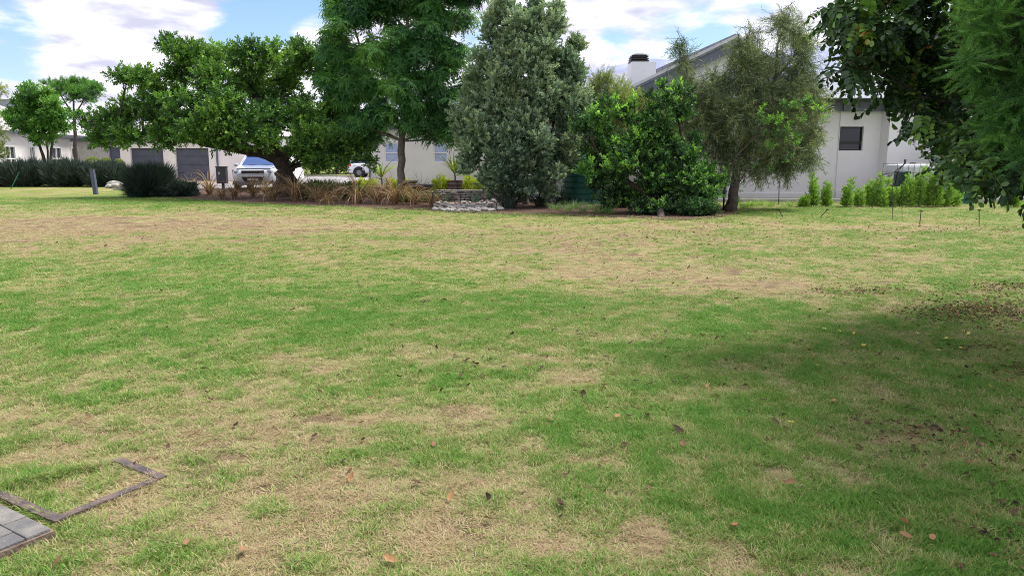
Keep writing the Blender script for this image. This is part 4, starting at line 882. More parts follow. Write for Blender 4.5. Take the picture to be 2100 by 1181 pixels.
# foreground: carob like tree, branches entering from the right
Y8 = 6.3
cl = C3([(1722, 10, 22), (1755, 40, 40), (1800, 40, 50), (1740, 85, 20), (1790, 100, 40), (1730, 135, 20), (1765, 140, 26), (1850, 60, 60), (1850, 120, 45), (1825, 165, 30), (1900, 130, 60), (1880, 190, 40), (1870, 225, 20), (1930, 215, 40), (1898, 262, 10), (1903, 290, 8), (1872, 298, 8),
         (1972, 275, 36, -.5), (1955, 325, 16, -.8), (2000, 330, 40, -1), (1985, 365, 20, -1.2), (1900, 240, 22), (1945, 270, 28), (1962, 310, 26), (1880, 165, 30), (2040, 348, 38, -1.3), (2050, 385, 10, -1.4), (2085, 315, 50, -1), (2020, 300, 60, -.5), (1990, 60, 90, .8), (1990, 180, 80, .8), (2080, 120, 120, 1), (2080, 250, 90, .8), (2180, 50, 130, .5), (2200, 250, 120, 0), (2300, 350, 110, -.5),
         (1700, 15, 12), (1785, -60, 60), (1900, -80, 90), (2050, -120, 130), (2250, -150, 170), (2400, 50, 160), (2420, 280, 130), (2170, 370, 60, -1.2), (2320, 150, 150, -1), (2250, -50, 150, 1.5), (1840, 288, 7), (1740, 165, 12), (1715, 60, 10)], Y8, .35) + [(4.4, 4.6, 4.6, 1.0), (4.9, 5.7, 5.0, 1.0), (3.9, 3.9, 4.7, .8), (4.6, 3.2, 4.5, 1.2), (4.0, 2.3, 4.6, 1.1), (5.6, 4, 3.6, 1.3), (4.6, 5, 4.3, 1.0), (5.8, 2.4, 3.8, 1.3)]  # world-space clumps: unseen overhead crown, added to shade the lawn
b8 = np.array([7.6, 7.4, 0.])
make_tree('carob_tree', 'near tree with dark round paired leaflets hanging in from the right edge', 'tree', b8,
          [([b8 - [0, 0, .1], b8 + [0, 0, 1.0], b8 + [-.3, -.1, 1.9], b8 + [-.8, -.4, 2.8], b8 + [-1.2, -.6, 3.6]], [.22, .18, .15, .10, .05]),
           ([b8 + [-.3, -.1, 1.8]] + wp((2150, 200, 6.6), (2000, 130, 6.5), (1880, 90, 6.4), (1780, 50, 6.3)), [.09, .06, .035, .02, .008]),
           ([b8 + [-.2, 0, 1.5]] + wp((2200, 320, 6.0), (2080, 330, 5.4), (1990, 350, 5.3)), [.07, .04, .025, .01]), ([b8 + [-.3, -.1, 1.9]] + wp((2150, 260, 6.6), (2000, 220, 6.4), (1890, 200, 6.3)), [.06, .04, .02, .008])],
          cl, variants(t_carob, 8, 8), LM['carob'], M['bark'], 8500, 28, wcap=.2, sub=9, subr=(.22, .42), inner=.2, place=.9, out=.6, up=-.28, rnd=.45, tone=(.34, .19), limb_r=.016, scale=(.85, 1.3), clumptone=.12)
# foreground: feathery conifer
Y9 = 5.0
cl = C3([(2080, 20, 55), (2030, 50, 36), (1995, 95, 26), (2070, 110, 60), (2110, 180, 62), (2050, 170, 40), (2010, 140, 26), (2085, 245, 50, -.2), (2110, 310, 30, -.3), (2050, 225, 22), (2060, 275, 18), (2010, 10, 28), (2050, -60, 80), (2150, 60, 110), (2200, 220, 110), (2180, -100, 130), (2300, 80, 140), (2300, -120, 150), (2290, 300, 110), (1980, 55, 14), (1980, 125, 12)], Y9, .3)
b9 = np.array([5.3, 5.1, 0.])
make_tree('feathery_conifer', 'near conifer with soft feathery bright green needles at the top right corner', 'tree', b9,
          [([b9 - [0, 0, .1], b9 + [0, 0, 1.2], b9 + [-.05, 0, 2.2], b9 + [0, 0, 3.4], b9 + [0, 0, 4.2]], [.14, .12, .10, .06, .02])],
          cl, variants(t_feather, 9, 8), LM['feather'], M['bark'], 6500, 29, sub=8, subr=(.25, .45), out=.8, up=-.12, rnd=.35, tone=(.42, .15), limb_r=.014, scale=(.6, .95), clumptone=.1)

# trees far left and behind
def far_tree(name, label, pxb, Y, cl, tp, lm, n, seed, tr, grp=None, **k):
    b = np.array([X_(pxb, Y), Y, 0.]); return make_tree(name, label, 'tree', b, tr(b), cl, tp, lm, M['bark'], n, seed, group=grp, **k)
YT = 47.0
cl = C3([(60, 195, 20), (85, 200, 22), (45, 215, 22), (105, 215, 22), (35, 240, 24), (75, 235, 26), (115, 240, 24), (50, 262, 22), (90, 262, 24), (125, 265, 20), (30, 250, 14), (100, 285, 16), (75, 285, 14), (60, 182, 12), (20, 232, 8), (138, 235, 10)], YT, 1)
far_tree('layered_tree', 'multi stemmed green tree with layered crown behind the left hedges', 95, YT, cl, variants(t_broad, 31, 4, l=.16, w=.08, n=8, tw=.3), LM['far'], 2300, 31,
         lambda b: [([b, P(88, 320, YT), P(75, 280, YT), P(60, 220, YT)], [.12, .09, .07, .03]), ([b + [.1, 0, 0], P(105, 310, YT), P(110, 270, YT), P(110, 220, YT)], [.10, .08, .06, .03]), ([b + [-.1, 0, 0], P(98, 310, YT), P(92, 270, YT)], [.08, .06, .04])], squash=.45, sub=7, up=.6, tone=(.5, .14), limb_r=.05)
YT2 = 58.0
cl = C3([(130, 172, 10), (150, 170, 12), (172, 172, 14), (192, 180, 12), (115, 180, 10), (140, 186, 12), (165, 190, 14), (190, 196, 10), (200, 186, 7), (120, 195, 9), (150, 203, 10), (178, 205, 10), (100, 172, 8)], YT2, 1)
far_tree('acacia_tree', 'thin flat topped acacia showing above the layered tree', 155, YT2, cl, variants(t_fine, 32, 4, l=.12, w=.03, tw=.45), LM['far'], 1100, 32,
         lambda b: [([b, P(155, 300, YT2), P(152, 240, YT2), P(150, 190, YT2)], [.18, .14, .10, .03]), ([P(152, 240, YT2), P(175, 200, YT2)], [.08, .03]), ([P(152, 240, YT2), P(125, 195, YT2)], [.08, .03])], squash=.3, sub=7, out=.6, up=.3, tone=(.42, .14), limb_r=.04)
YT3 = 44.0
cl = C3([(-40, 200, 30), (0, 185, 10), (-30, 240, 30), (5, 275, 8), (0, 300, 10), (-20, 320, 24)], YT3, 1)
far_tree('edge_tree', 'wispy grey green tree cut by the left edge of the picture', -40, YT3, cl, variants(t_fine, 33, 4, l=.12, w=.03, tw=.4), LM['olive'], 500, 33, lambda b: [([b, P(-40, 300, YT3), P(-30, 200, YT3)], [.12, .1, .04])], sub=6, tone=(.4, .14))
# screen of trees behind the white car
for i, (pxb, Yb, r_, ph) in enumerate(((590, 72, 46, 255), (640, 70, 50, 250), (690, 72, 52, 255), (735, 74, 50, 250), (560, 78, 44, 250))):
    cl = C3([(pxb, ph + 40, r_), (pxb - 20, ph + 70, r_ * .7), (pxb + 20, ph + 70, r_ * .7), (pxb, ph + 5, r_ * .8)], Yb, 1)
    far_tree('background_tree', ['dark leafy tree behind the trunk of the spreading tree', 'dark leafy tree beyond the concrete drive, nearest right of the thick trunk', 'dark leafy tree directly behind the white parked car', 'dark leafy tree half behind the corner of the low house', 'dark leafy tree behind the silver vehicle'][i], pxb, Yb, cl, variants(t_broad, 34, 3, l=.2, w=.1, n=8, tw=.4), LM['far'], 650, 40 + i,
             lambda b: [([b, b + [0, 0, 1.2], b + [0, 0, 2.6]], [.16, .13, .06])], 'dark trees beyond the driveway', sub=5, tone=(.35, .14))

# ------------------------------------------------------------------ hedges and shrubs (left)
def mound(name, label, cat, px0, px1, pytop, Y, tp, lm, n, seed, group=None, base_off=.0, stems=True, tone=(.4, .14), up=.8, out=.5, depth=1.0, scale=(.8, 1.3)):
    rg = np.random.default_rng(seed); xa, xb = X_(px0, Y), X_(px1, Y); zt = P((px0 + px1) / 2, pytop, Y)[2]; c = np.array([(xa + xb) / 2, Y, 0.])
    root = thing(name, label, cat, c, 0, group); d = rand_dir(rg, n); q = np.where(rg.uniform(0, 1, n) < .75, rg.uniform(.85, 1.03, n), rg.uniform(.3, .9, n))
    e = 2.6; d2 = np.sign(d) * np.abs(d) ** (2 / e); d2 /= (np.abs(d2) ** e).sum(1, keepdims=True) ** (1 / e)
    pos = d2 * q[:, None] * np.array([(xb - xa) / 2, depth, zt / 2]) + np.array([0, 0, zt / 2]); pos[:, 2] = np.maximum(pos[:, 2], .05)
    kk = 1 + .13 * np.sin(d[:, [0]] * 6 + seed) * np.cos(d[:, [2]] * 5 + seed) + .10 * np.sin(d[:, [0]] * 13 + d[:, [1]] * 9 + seed); pos = np.maximum(pos * kk, [-99, -99, .04])
    dirs = d * out + np.array([0, 0, up]) + rg.normal(0, .25, (n, 3)); V, Fq, T = stamp(tp, pos, dirs, rg.normal(0, 1, (n, 3)), rg.uniform(*scale, n), rg.normal(*tone, n), rg)
    npobj('foliage', V, Fq, lm, root, tone=np.clip(T, 0, 1))
    mb = MB()
    for _ in range(7): a_ = rg.uniform(0, 6.28); r_ = min((xb - xa) / 4, .3); mb.tube(bez((rg.normal(0, .05), rg.normal(0, .05), -.03), (math.cos(a_) * r_, math.sin(a_) * r_, zt * .6), .08, 4, rg), [.03, .02, .012, .006], 5)
    mb.build('stem', M['bark'], root); return root
sp = variants(t_spike, 50, 5, l=.36, w=.018, n=10)
for px0, px1, top, lb in ((-45, 3, 350, 'dark clipped lavender hedge cut by the left edge'), (6, 92, 344, 'dark rounded lavender hedge between the left edge and its twin'), (98, 172, 344, 'dark rounded lavender hedge, second from the left'), (180, 250, 348, 'dark rounded lavender hedge behind the leaning post')):
    mound('lavender_hedge', lb, 'hedge', px0, px1, top, 42.0, sp, LM['hedge'], 2600, 50 + px1, 'clipped hedges before the cream house', tone=(.38, .15), scale=(.8, 1.6))
for k, (px0, px1, lb) in enumerate(((178, 204, 'leftmost pale round topiary ball above the hedge'), (207, 228, 'middle pale round topiary ball above the hedge'), (236, 252, 'rightmost pale topiary ball above the hedge, beside the garage wall'))):
    c = P((px0 + px1) / 2, 336, 45.0); r_ = (px1 - px0) / 2 / F * 45; root = thing('topiary_ball', lb, 'topiary', (c[0], 45, 0), 0, 'round topiary balls'); rg = np.random.default_rng(60 + k)
    d = rand_dir(rg, 700); V, Fq, T = stamp(variants(t_fine, 51, 3, l=.05, w=.02, tw=.08, n=10), d * r_ * .9 + [0, 0, c[2]], d, rg.normal(0, 1, (700, 3)), np.full(700, 1.), rg.normal(.6, .12, 700), rg)
    npobj('foliage', V, Fq, LM['olive'], root, tone=np.clip(T, 0, 1)); MB().tube([(0, 0, -.05), (0, 0, c[2])], .03, 6).build('stem', M['bark'], root)
mound('grassy_bush', 'large dark spiky bush on the lawn edge in front of the first garage door', 'bush', 282, 328, 366, 31.5, variants(t_spike, 52, 5, l=.5, w=.014, n=12), LM['hedge'], 3000, 71, tone=(.24, .15), depth=.9, scale=(.6, 1.7), out=.8)
mound('low_shrub', 'low dark shrub between the spiky bush and the meter box', 'shrub', 348, 392, 381, 31.3, variants(t_spike, 53, 4, l=.2, w=.03, n=9), LM['hedge'], 1100, 72, tone=(.35, .15), depth=.5, out=.8, up=.5)
for i, (a_, b_, tp_, y_) in enumerate(((720, 775, 373, 30.6), (790, 832, 372, 30.6), (886, 922, 371, 29.2), (944, 992, 371, 29.2))):
    mound('golden_shrub', ['low golden shrub left of the left barrel planter', 'low golden shrub between the left barrel planter and the slim trunk', 'low golden shrub left of the right barrel planter', 'low golden shrub right of the right barrel planter'][i], 'shrub', a_, b_, tp_, y_, variants(t_broad, 54, 4, l=.05, w=.025, n=9, tw=.12), LM['gold'], 520, 75 + i, 'golden shrubs beside the planters', tone=(.55, .2), depth=.3)
mound('green_groundcover', 'low dark green border plants behind the dry grasses', 'border plant', 600, 735, 380, 29.4, variants(t_broad, 55, 4, l=.06, w=.028, n=9, tw=.14), LM['fig'], 1500, 81, tone=(.3, .12), depth=.4)
mound('green_groundcover', 'low green border plants below the fire bowl', 'border plant', 820, 885, 404, 27.2, variants(t_spike, 55, 4, l=.2, w=.02, n=9), LM['blade'], 900, 82, tone=(.35, .15), depth=.4)
mound('dark_shrub', 'dark low shrub in the shade right of the green water tank', 'shrub', 1235, 1310, 395, 24.5, variants(t_small, 56, 4, l=.05, w=.02), LM['hedge'], 700, 83, tone=(.3, .12), depth=.5)
mound('low_shrub', 'low dark shrub on the bed at the foot of the bright bush', 'shrub', 1400, 1470, 420, 20.9, variants(t_broad, 57, 4, l=.07, w=.03, n=9, tw=.16), LM['bright'], 350, 84, tone=(.25, .12), depth=.3)

# ------------------------------------------------------------------ strap leaved plants
def blade_plant(name, label, cat, loc, lm, seed, group=None, sc=1.0, **k):
    rg = np.random.default_rng(seed); V, Fq, T = ribbons(rg, **k); o = npobj(name, V * sc, Fq, lm, None, tone=np.clip(T, 0, 1)); o.location = [float(v) for v in loc]; return tag(o, label, cat, group)
GL = [(392, 398, .9), (430, 400, 1.05), (480, 408, .8), (520, 405, .9), (560, 412, .8), (605, 412, 1.25), (650, 414, .8), (690, 412, .95), (735, 418, 1.1), (775, 418, .9), (810, 420, 1.1), (850, 420, .85), (885, 423, .7), (455, 409, .6), (545, 400, .8), (628, 402, .9), (715, 402, .9), (790, 404, .8), (872, 408, .7), (670, 420, .55)]
GL.sort(); ordn = ['first', 'second', 'third', 'fourth', 'fifth', 'sixth', 'seventh', 'eighth', 'ninth', 'tenth', 'eleventh', 'twelfth', 'thirteenth', 'fourteenth', 'fifteenth', 'sixteenth', 'seventeenth', 'eighteenth', 'nineteenth', 'twentieth']
for i, (px_, py_, s_) in enumerate(GL):
    c = G(px_, py_); blade_plant('ornamental_grass', 'arching straw coloured grass clump on the mulch bed, %s from the left' % ordn[i], 'ornamental grass', c, LM['straw'], 200 + i, 'dry ornamental grasses on the bed', s_,
                                 n=110, L=1.4, w=.026, el=1.3, droop=2.5, seg=8, rad=.09, lv=.5, tonem=.52, tonev=.22)
for i, (px_, py_, s_) in enumerate(((640, 396, .7), (668, 392, .6), (730, 399, .7), (765, 396, .6), (600, 398, .6), (830, 405, .8), (860, 402, .8), (815, 410, .6), (878, 414, .6))):
    blade_plant('border_lily', 'green strap leaved border plant behind the dry grasses, %s from the left' % ordn[sorted([640, 668, 730, 765, 600, 830, 860, 815, 878]).index(px_)], 'border plant', G(px_, py_), LM['blade'], 240 + i, 'green strap leaved plants on the bed', s_, n=70, L=.75, w=.028, el=1.2, droop=1.3, seg=5, rad=.16, tonem=.40, tonev=.17)
for i, (px_, py_, s_, lb) in enumerate(((918, 414, .62, 'stiff blue green tuft in front of the stacked stone wall'), (932, 412, .5, 'small blue green tuft right beside the larger one by the stone wall'), (903, 411, .45, 'small blue green tuft at the left end of the stone wall'), (655, 383, .6, 'upright dark green tuft before the concrete drive'), (975, 415, .6, 'thin grey green tuft on the pebbles'), (1003, 412, .65, 'thin grey green tuft on the pebbles beside the spiky dark plant'))):
    blade_plant('blue_tuft', lb, 'border plant', G(px_, py_), LM['bluegreen'], 260 + i, 'blue green tufts by the stone wall', s_, n=60, L=.6, w=.02, el=1.35, droop=.5, seg=4, rad=.2, tonem=.5, tonev=.18)
for i, (px_, py_, s_, lb) in enumerate(((1045, 428, 1.15, 'big dark spiky plant left of the pale forked trunk'), (1110, 424, .95, 'dark strap leaved plant right of the pale forked trunk'), (1150, 420, .85, 'dark strap leaved plant in front of the green water tank'), (1075, 415, .9, 'dark strap leaved plant behind the pale forked trunk'))):
    blade_plant('agapanthus', lb, 'border plant', G(px_, py_), LM['hedge'], 270 + i, 'dark strap leaved plants under the grey green tree', s_, n=130, L=.95, w=.026, el=1.0, droop=1.0, seg=5, rad=.22, tonem=.32, tonev=.16)
for i, (px_, py_) in enumerate(((1165, 434), (1195, 436), (1225, 438), (1180, 428), (1215, 430), (1250, 440), (1140, 432))):
    blade_plant('long_grass', 'uncut soft grass clump left of the bright bush, %s from the left' % ordn[sorted([1165, 1195, 1225, 1180, 1215, 1250, 1140]).index(px_)], 'grass clump', G(px_, py_), LM['blade'], 280 + i, 'uncut grass clumps under the trees', .62, n=110, L=.6, w=.012, el=1.2, droop=1.6, seg=5, rad=.35, tonem=.5, tonev=.18)
for i, (px_, py_) in enumerate(((970, 392), (990, 396), (952, 394))):
    blade_plant('reed_clump', ['thin green reed clump right of the stone wall', 'thin green reed clump between stone wall and grey green tree', 'thin green reed clump above the right end of the stone wall'][i], 'reed', G(px_, py_ + 12), LM['dracaena'], 290 + i, 'thin reed clumps', .9, n=40, L=.8, w=.014, el=1.4, droop=.6, seg=5, rad=.25, tonem=.35, tonev=.2)

# planters with dracaena
def planter(label, px_, Y, wtop, h, zb=0.0):
    x = X_(px_, Y); t = thing('barrel_planter', label, 'planter', (x, Y, zb), 0, 'half barrel planters'); r = wtop / 2
    MB().lathe([(r * .86, 0), (r * .95, h * .5), (r, h), (r * .93, h), (r * .9, h * .8)], 28).build('barrel', M['wood'], t)
    for z in (.28, .72):
        MB().lathe([(r * (.90 + .1 * z) + .008, h * z - .025), (r * (.90 + .1 * z) + .012, h * z + .025), (r * (.90 + .1 * z), h * z + .025)], 28).build('hoop', M['steel'], t)
    MB().lathe([(0.0, h * .86), (r * .92, h * .85)], 20).build('soil', M['soil'], t); return x, Y, zb + h * .86
def dracaena(label, x, Y, z, h, seed, L=.95, heads=1):
    t = thing('dracaena', label, 'potted plant', (x, Y, z), 0, 'dracaenas in barrel planters'); rg = np.random.default_rng(seed); MB().tube([(0, 0, -.05), (.02, 0, h * .5), (0, 0, h)], [.035, .03, .025], 8).build('stem', M['barkgrey'], t)
    V, Fq, T = ribbons(rg, 46, L, .05, 1.0, .9, 6, .03, .35, tonem=.55, tonev=.2); V2, F2, T2 = ribbons(rg, 16, L, .045, .1, 1.0, 6, .03, .35, tonem=.35, tonev=.2)
    npobj('leaf_head', np.concatenate([V + [0, 0, h], V2 + [0, 0, h * .8]]), np.concatenate([Fq, F2 + len(V)]), LM['dracaena'], t, tone=np.clip(np.concatenate([T, T2]), 0, 1))
p = planter('brown half barrel planter left of the slim trunk', 781, 30.0, .58 * 1.0, .42, .0); dracaena('dracaena in the left barrel planter, half hidden by hanging leaves', *p, .45, 301)
p = planter('brown half barrel planter on the stone wall, right of the fire bowl', 932, 28.8,   .60, .36, .36); dracaena('dracaena with upright yellow green leaves in the right barrel planter', *p, .30, 302, 1.05)

# bird bath of pale wood, fire bowl
x = X_(838, 28.7); t = thing('bird_bath', 'rough wooden mushroom shaped bird bath beside the slim trunk', 'bird bath', (x, 28.7, 0))
MB().lathe([(.15, 0), (.12, .2), (.10, .42), (.15, .58), (.0, .6)], 14).build('pedestal', M['woodpale'], t, smooth=True); MB().lathe([(0, .56), (.16, .56), (.29, .64), (.30, .72), (.24, .70), (0.0, .66)], 18).build('basin', M['woodpale'], t, smooth=True)
t = thing('fire_bowl', 'wide black metal fire bowl on a stand in front of the slim trunk', 'fire bowl', (X_(863, 27.6), 27.6, 0))
MB().lathe([(.0, .36), (.16, .38), (.32, .46), (.46, .62), (.445, .62), (.30, .485), (.15, .41), (.0, .395)], 30).build('bowl', M['darkmetal'], t, smooth=True)
for a_ in (0.5, 2.6, 4.7): MB().tube([(math.cos(a_) * .28, math.sin(a_) * .28, 0), (math.cos(a_) * .2, math.sin(a_) * .2, .42)], .018, 6).build('leg', M['darkmetal'], t)
blade_plant('wispy_grass', 'thin wispy plant standing behind the fire bowl', 'border plant', (X_(862, 28.4), 28.4, .0), LM['blade'], 311, None, 1.0, n=34, L=1.15, w=.018, el=1.2, droop=.6, seg=6, rad=.2, tonem=.35, tonev=.2)

# stacked stone wall and white pebbles
YW = 27.7; xa, xb = X_(893, YW), X_(985, YW); t = thing('stone_wall', 'low wall of stacked flat white stones below the right planter', 'wall', (xa, YW, 0)); rg = np.random.default_rng(8); mb = MB()
for r_ in range(7):
    x = rg.uniform(-.1, .0)
    while x < xb - xa:
        l = rg.uniform(.14, .34); h_ = .05 * rg.uniform(.75, 1.05); mb.box((x + l / 2, rg.normal(.0, .03), r_ * .062 + .03), (l - .02, .26, h_), rg.normal(0, .02), rg.uniform(.93, 1)); x += l
mb.build('stone_courses', M['stone'], t, bevel=.008)
mb = MB(); mb.box(((xb - xa) / 2, .75, .16), (xb - xa, 1.25, .32)); mb.build('soil_backfill', M['mulch'], t)
base_rocks = []
for k in range(4):
    rg = np.random.default_rng(400 + k); me = bpy.data.meshes.new('river_stone'); import bmesh
    bm = bmesh.new(); bmesh.ops.create_icosphere(bm, subdivisions=2, radius=1)
    ph = rg.uniform(0, 6, 6)
    for v in bm.verts:
        s_ = 1 + .13 * math.sin(v.co.x * 3 + ph[0]) + .12 * math.sin(v.co.y * 3.3 + ph[1]) + .1 * math.sin(v.co.z * 4 + ph[2]); v.co *= s_; v.co.z *= .75; v.co.x *= 1.15
    bm.to_mesh(me); bm.free(); me.materials.append(M['river']); me.polygons.foreach_set('use_smooth', np.ones(len(me.polygons), bool)); base_rocks.append(me)
rg = np.random.default_rng(9); n = 0; placed = []
rows_ = [(434, 905, 1015, 24), (430, 890, 1030, 26), (425, 888, 1030, 28), (420, 886, 1010, 18), (413, 884, 905, 6), (416, 985, 1040, 10)]
for py_, xa_, xb_, k in rows_:
    for i in range(k):
        px_ = xa_ + (xb_ - xa_) * (i + rg.uniform(.1, .9)) / k; c = G(px_, py_ + rg.uniform(-2, 2)); s_ = rg.uniform(.04, .10)
        o = bpy.data.objects.new('river_stone', base_rocks[rg.integers(0, 4)]); COL.objects.link(o); o.location = (c[0], c[1], .012 + s_ * .4); o.scale = (s_, s_ * rg.uniform(.8, 1.1), s_); o.rotation_euler = (rg.normal(0, .15), rg.normal(0, .15), rg.uniform(0, 6))
        tag(o, 'rounded white river stone lying below the stacked stone wall', 'stone', 'white river stones below the stone wall')
for i, (px_, py_, s_) in enumerate(((236, 384, .30), (246, 386, .26), (252, 380, .24), (228, 386, .2), (243, 377, .22))):
    c = G(px_, py_); o = bpy.data.objects.new('garden_rock', base_rocks[i % 4]); COL.objects.link(o); o.location = (c[0], c[1], s_ * .4); o.scale = (s_ * 1.3, s_, s_); o.rotation_euler = (0, 0, i)
    tag(o, 'grey garden rock in the small pile left of the spiky bush', 'rock', 'rock pile beside the spiky bush')

# ------------------------------------------------------------------ cars
def make_car(name, label, loc, rz, paint, suv=True):
    t = thing(name, label, 'car', loc, rz)
    MB().loft([(-2.38, .70, .42, .80), (-2.30, .90, .34, .98), (-2.05, .985, .28, 1.06), (-1.3, 1.0, .27, 1.14), (-.9, 1.0, .27, 1.17), (0.5, 1.0, .27, 1.18), (1.9, .99, .27, 1.16), (2.25, .95, .32, 1.10), (2.36, .84, .42, 1.0)], 28, 5).build('body', paint, t, smooth=True)
    g = MB()   # glasshouse as a dark glazed volume with painted pillars and roof
    g.add([(-.86, -.95, 1.12), (.86, -.95, 1.12), (.67, -.18, 1.66), (-.67, -.18, 1.66), (-.88, 2.22, 1.12), (.88, 2.22, 1.12), (.66, 1.95, 1.66), (-.66, 1.95, 1.66)], [(0, 1, 2, 3), (4, 7, 6, 5), (0, 3, 7, 4), (1, 5, 6, 2), (3, 2, 6, 7)])
    g.build('windows', M['wshield'], t)
    MB().add([(-.675, -.30, 1.655), (.675, -.30, 1.655), (.675, 2.02, 1.655), (-.675, 2.02, 1.655), (-.60, -.12, 1.74), (.60, -.12, 1.74), (.60, 1.9, 1.74), (-.60, 1.9, 1.74)], [(3, 2, 1, 0), (4, 5, 6, 7), (0, 1, 5, 4), (1, 2, 6, 5), (2, 3, 7, 6), (3, 0, 4, 7)]).build('roof', paint, t, bevel=.03)
    for s in (-1, 1):
        MB().beam((s * .875, -.98, 1.12), (s * .68, -.19, 1.67), .06, .05).build('pillar', paint, t); MB().beam((s * .89, .6, 1.12), (s * .68, .6, 1.66), .09, .05).build('pillar', M['black'], t); MB().beam((s * .88, 2.15, 1.12), (s * .67, 1.95, 1.67), .16, .08).build('pillar', paint, t)
        m_ = MB().loft([(-.82, .06, 1.16, 1.24), (-.80, .11, 1.12, 1.29), (-.66, .10, 1.13, 1.28)], 12, 3); m_.v = [(v[0] + s * 1.07, v[1], v[2]) for v in m_.v]; m_.build('mirror', paint, t, smooth=True)
        MB().beam((s * .55, -.05, 1.78), (s * .55, 1.85, 1.78), .04, .05).build('roof_rail', M['steel'] if suv else paint, t)
        MB().box((s * .72, -2.235, .90), (.34, .2, .12), rz=-s * .32).build('headlight', M['lamp'], t, bevel=.02)
        MB().add([(s * .56, -2.372, .62), (s * .90, -2.30, .66), (s * .90, -2.30, .40), (s * .66, -2.372, .42)] + [(s * .56, -2.2, .62), (s * .90, -2.16, .66), (s * .90, -2.16, .40), (s * .66, -2.2, .42)], [(0, 1, 2, 3), (7, 6, 5, 4), (0, 4, 5, 1), (1, 5, 6, 2), (2, 6, 7, 3), (3, 7, 4, 0)]).build('air_intake', M['black'], t)
        MB().add([(s * .93, 2.28, 1.02), (s * .62, 2.385, 1.0), (s * .62, 2.385, .86), (s * .95, 2.26, .84), (s * .975, 2.0, 1.0), (s * .975, 2.02, .88)], [(0, 1, 2, 3), (0, 3, 5, 4)]).build('tail_light', M['redlamp'], t)
        for y in (-1.48, 1.40):
            for nm, prof, mt_ in (('wheel', [(.20, -.12), (.34, -.12), (.375, -.07), (.375, .07), (.34, .12), (.20, .12)], 'tyre'),):
                wv = MB().lathe(prof, 24); wv.v = [(s * .90 + q[2] * 1.0, y + q[0], .375 + q[1]) for q in wv.v]; wo_ = wv.build('wheel', M['tyre'], t)
                rm = MB().lathe([(.0, .09), (.06, .10), (.20, .115), (.23, .10)], 20); rm.v = [(s * (.90 + q[2]), y + q[0], .375 + q[1]) for q in rm.v]; rm.build('rim', M['steel'], wo_, smooth=True)
            ar = MB(); ar.tube([(s * .985, y + .45 * math.cos(a_), .375 + .45 * math.sin(a_)) for a_ in np.linspace(-.2, PI + .2, 12)], .035, 6); ar.build('wheel_arch', M['black'], t)
            wl = MB().lathe([(0.0, -.02), (.44, -.02), (.44, .015), (0, .015)], 22); wl.v = [(s * .985 + q[2] * .4, y + q[0], .39 + q[1]) for q in wl.v]; wl.build('wheel_well', M['black'], t)
    mb = MB(); mb.box((0, -2.35, .88), (1.04, .09, .13)); mb.build('grille', M['black'], t, bevel=.02); mb = MB(); mb.box((0, -2.40, .945), (1.05, .02, .018)); mb.box((0, -2.40, .88), (1.0, .02, .012)); mb.build('grille_trim', M['steel'], t)
    MB().add([(-.52, -2.40, .66), (.52, -2.40, .66), (.40, -2.40, .42), (-.40, -2.40, .42), (-.52, -2.2, .66), (.52, -2.2, .66), (.40, -2.2, .42), (-.40, -2.2, .42)], [(3, 2, 1, 0), (4, 5, 6, 7), (0, 1, 5, 4), (1, 2, 6, 5), (2, 3, 7, 6), (3, 0, 4, 7)]).build('lower_grille', M['black'], t)
    MB().box((0, -2.415, .535), (.50, .015, .11)).build('number_plate', M['kerb'], t)
    MB().box((0, -2.34, .32), (1.5, .12, .1)).build('skid_plate', M['steel'] if suv else M['black'], t, bevel=.02)
    mb = MB(); mb.add([(-.93, -1.05, 1.165), (.93, -1.05, 1.165), (.80, -2.2, 1.03), (-.80, -2.2, 1.03), (-.93, -1.05, 1.19), (.93, -1.05, 1.19), (.78, -2.24, 1.055), (-.78, -2.24, 1.055)], [(3, 2, 1, 0), (4, 5, 6, 7), (0, 1, 5, 4), (1, 2, 6, 5), (2, 3, 7, 6), (3, 0, 4, 7)]); mb.build('bonnet', paint, t, bevel=.03)
    mb = MB()
    for s in (-1, 1): mb.beam((s * .35 - .3, -.98, 1.175), (s * .35 + .25, -.86, 1.22), .015, .02)
    mb.build('wiper', M['black'], t)
    return t
make_car('parked_car', 'silver off road vehicle parked facing the camera beside the thick dark trunk', (X_(530, 38.2), 38.6, .01), math.radians(8), M['paint'])
make_car('parked_car', 'white car with a red tail light, mostly hidden by the corner of the low house', (X_(715, 61.0) + 2.36, 61.0, .01), math.radians(92), M['paintwhite'], False)

# ------------------------------------------------------------------ small fixtures
def rodthing(name, label, cat, pts, r, m, head=None, group=None):
    b = np.array(pts[0], float); t = thing(name, label, cat, (b[0], b[1], 0), 0, group); mb = MB(); mb.tube([np.array(q) - [b[0], b[1], 0] for q in pts], r, 8); mb.build('shaft', m, t)
    e = np.array(pts[-1], float) - [b[0], b[1], 0]
    if head == 'cap': MB().lathe([(.0, .03), (.05, .015), (.055, 0), (.0, -.005)], 12, e).build('cap', M['black'], t)
    elif head == 'nozzle': MB().box(tuple(e + [0, 0, .0]), (.065, .03, .025)).build('nozzle', M['black'], t)
    return t
def up_(px0, py0, px1, py1, dy=0): b = G(px0, py0); return [b, P(px1, py1, b[1] + dy)]
q = up_(197, 399, 189, 349); t = thing('post', 'leaning square blue grey post on the lawn beside the hedges', 'post', (q[0][0], q[0][1], 0))
MB().beam((0, 0, -.05), q[1] - q[0], .16, .16).build('shaft', M['post'], t, bevel=.01); MB().beam(q[1] - q[0], (q[1] - q[0]) + [0, 0, .04], .18, .18).build('cap', M['kiosk'], t)
rodthing('stake', 'thin green stake leaning right on the lawn before the left hedge', 'stake', up_(22, 388, 39, 354), .022, M['greenpaint'], 'cap')
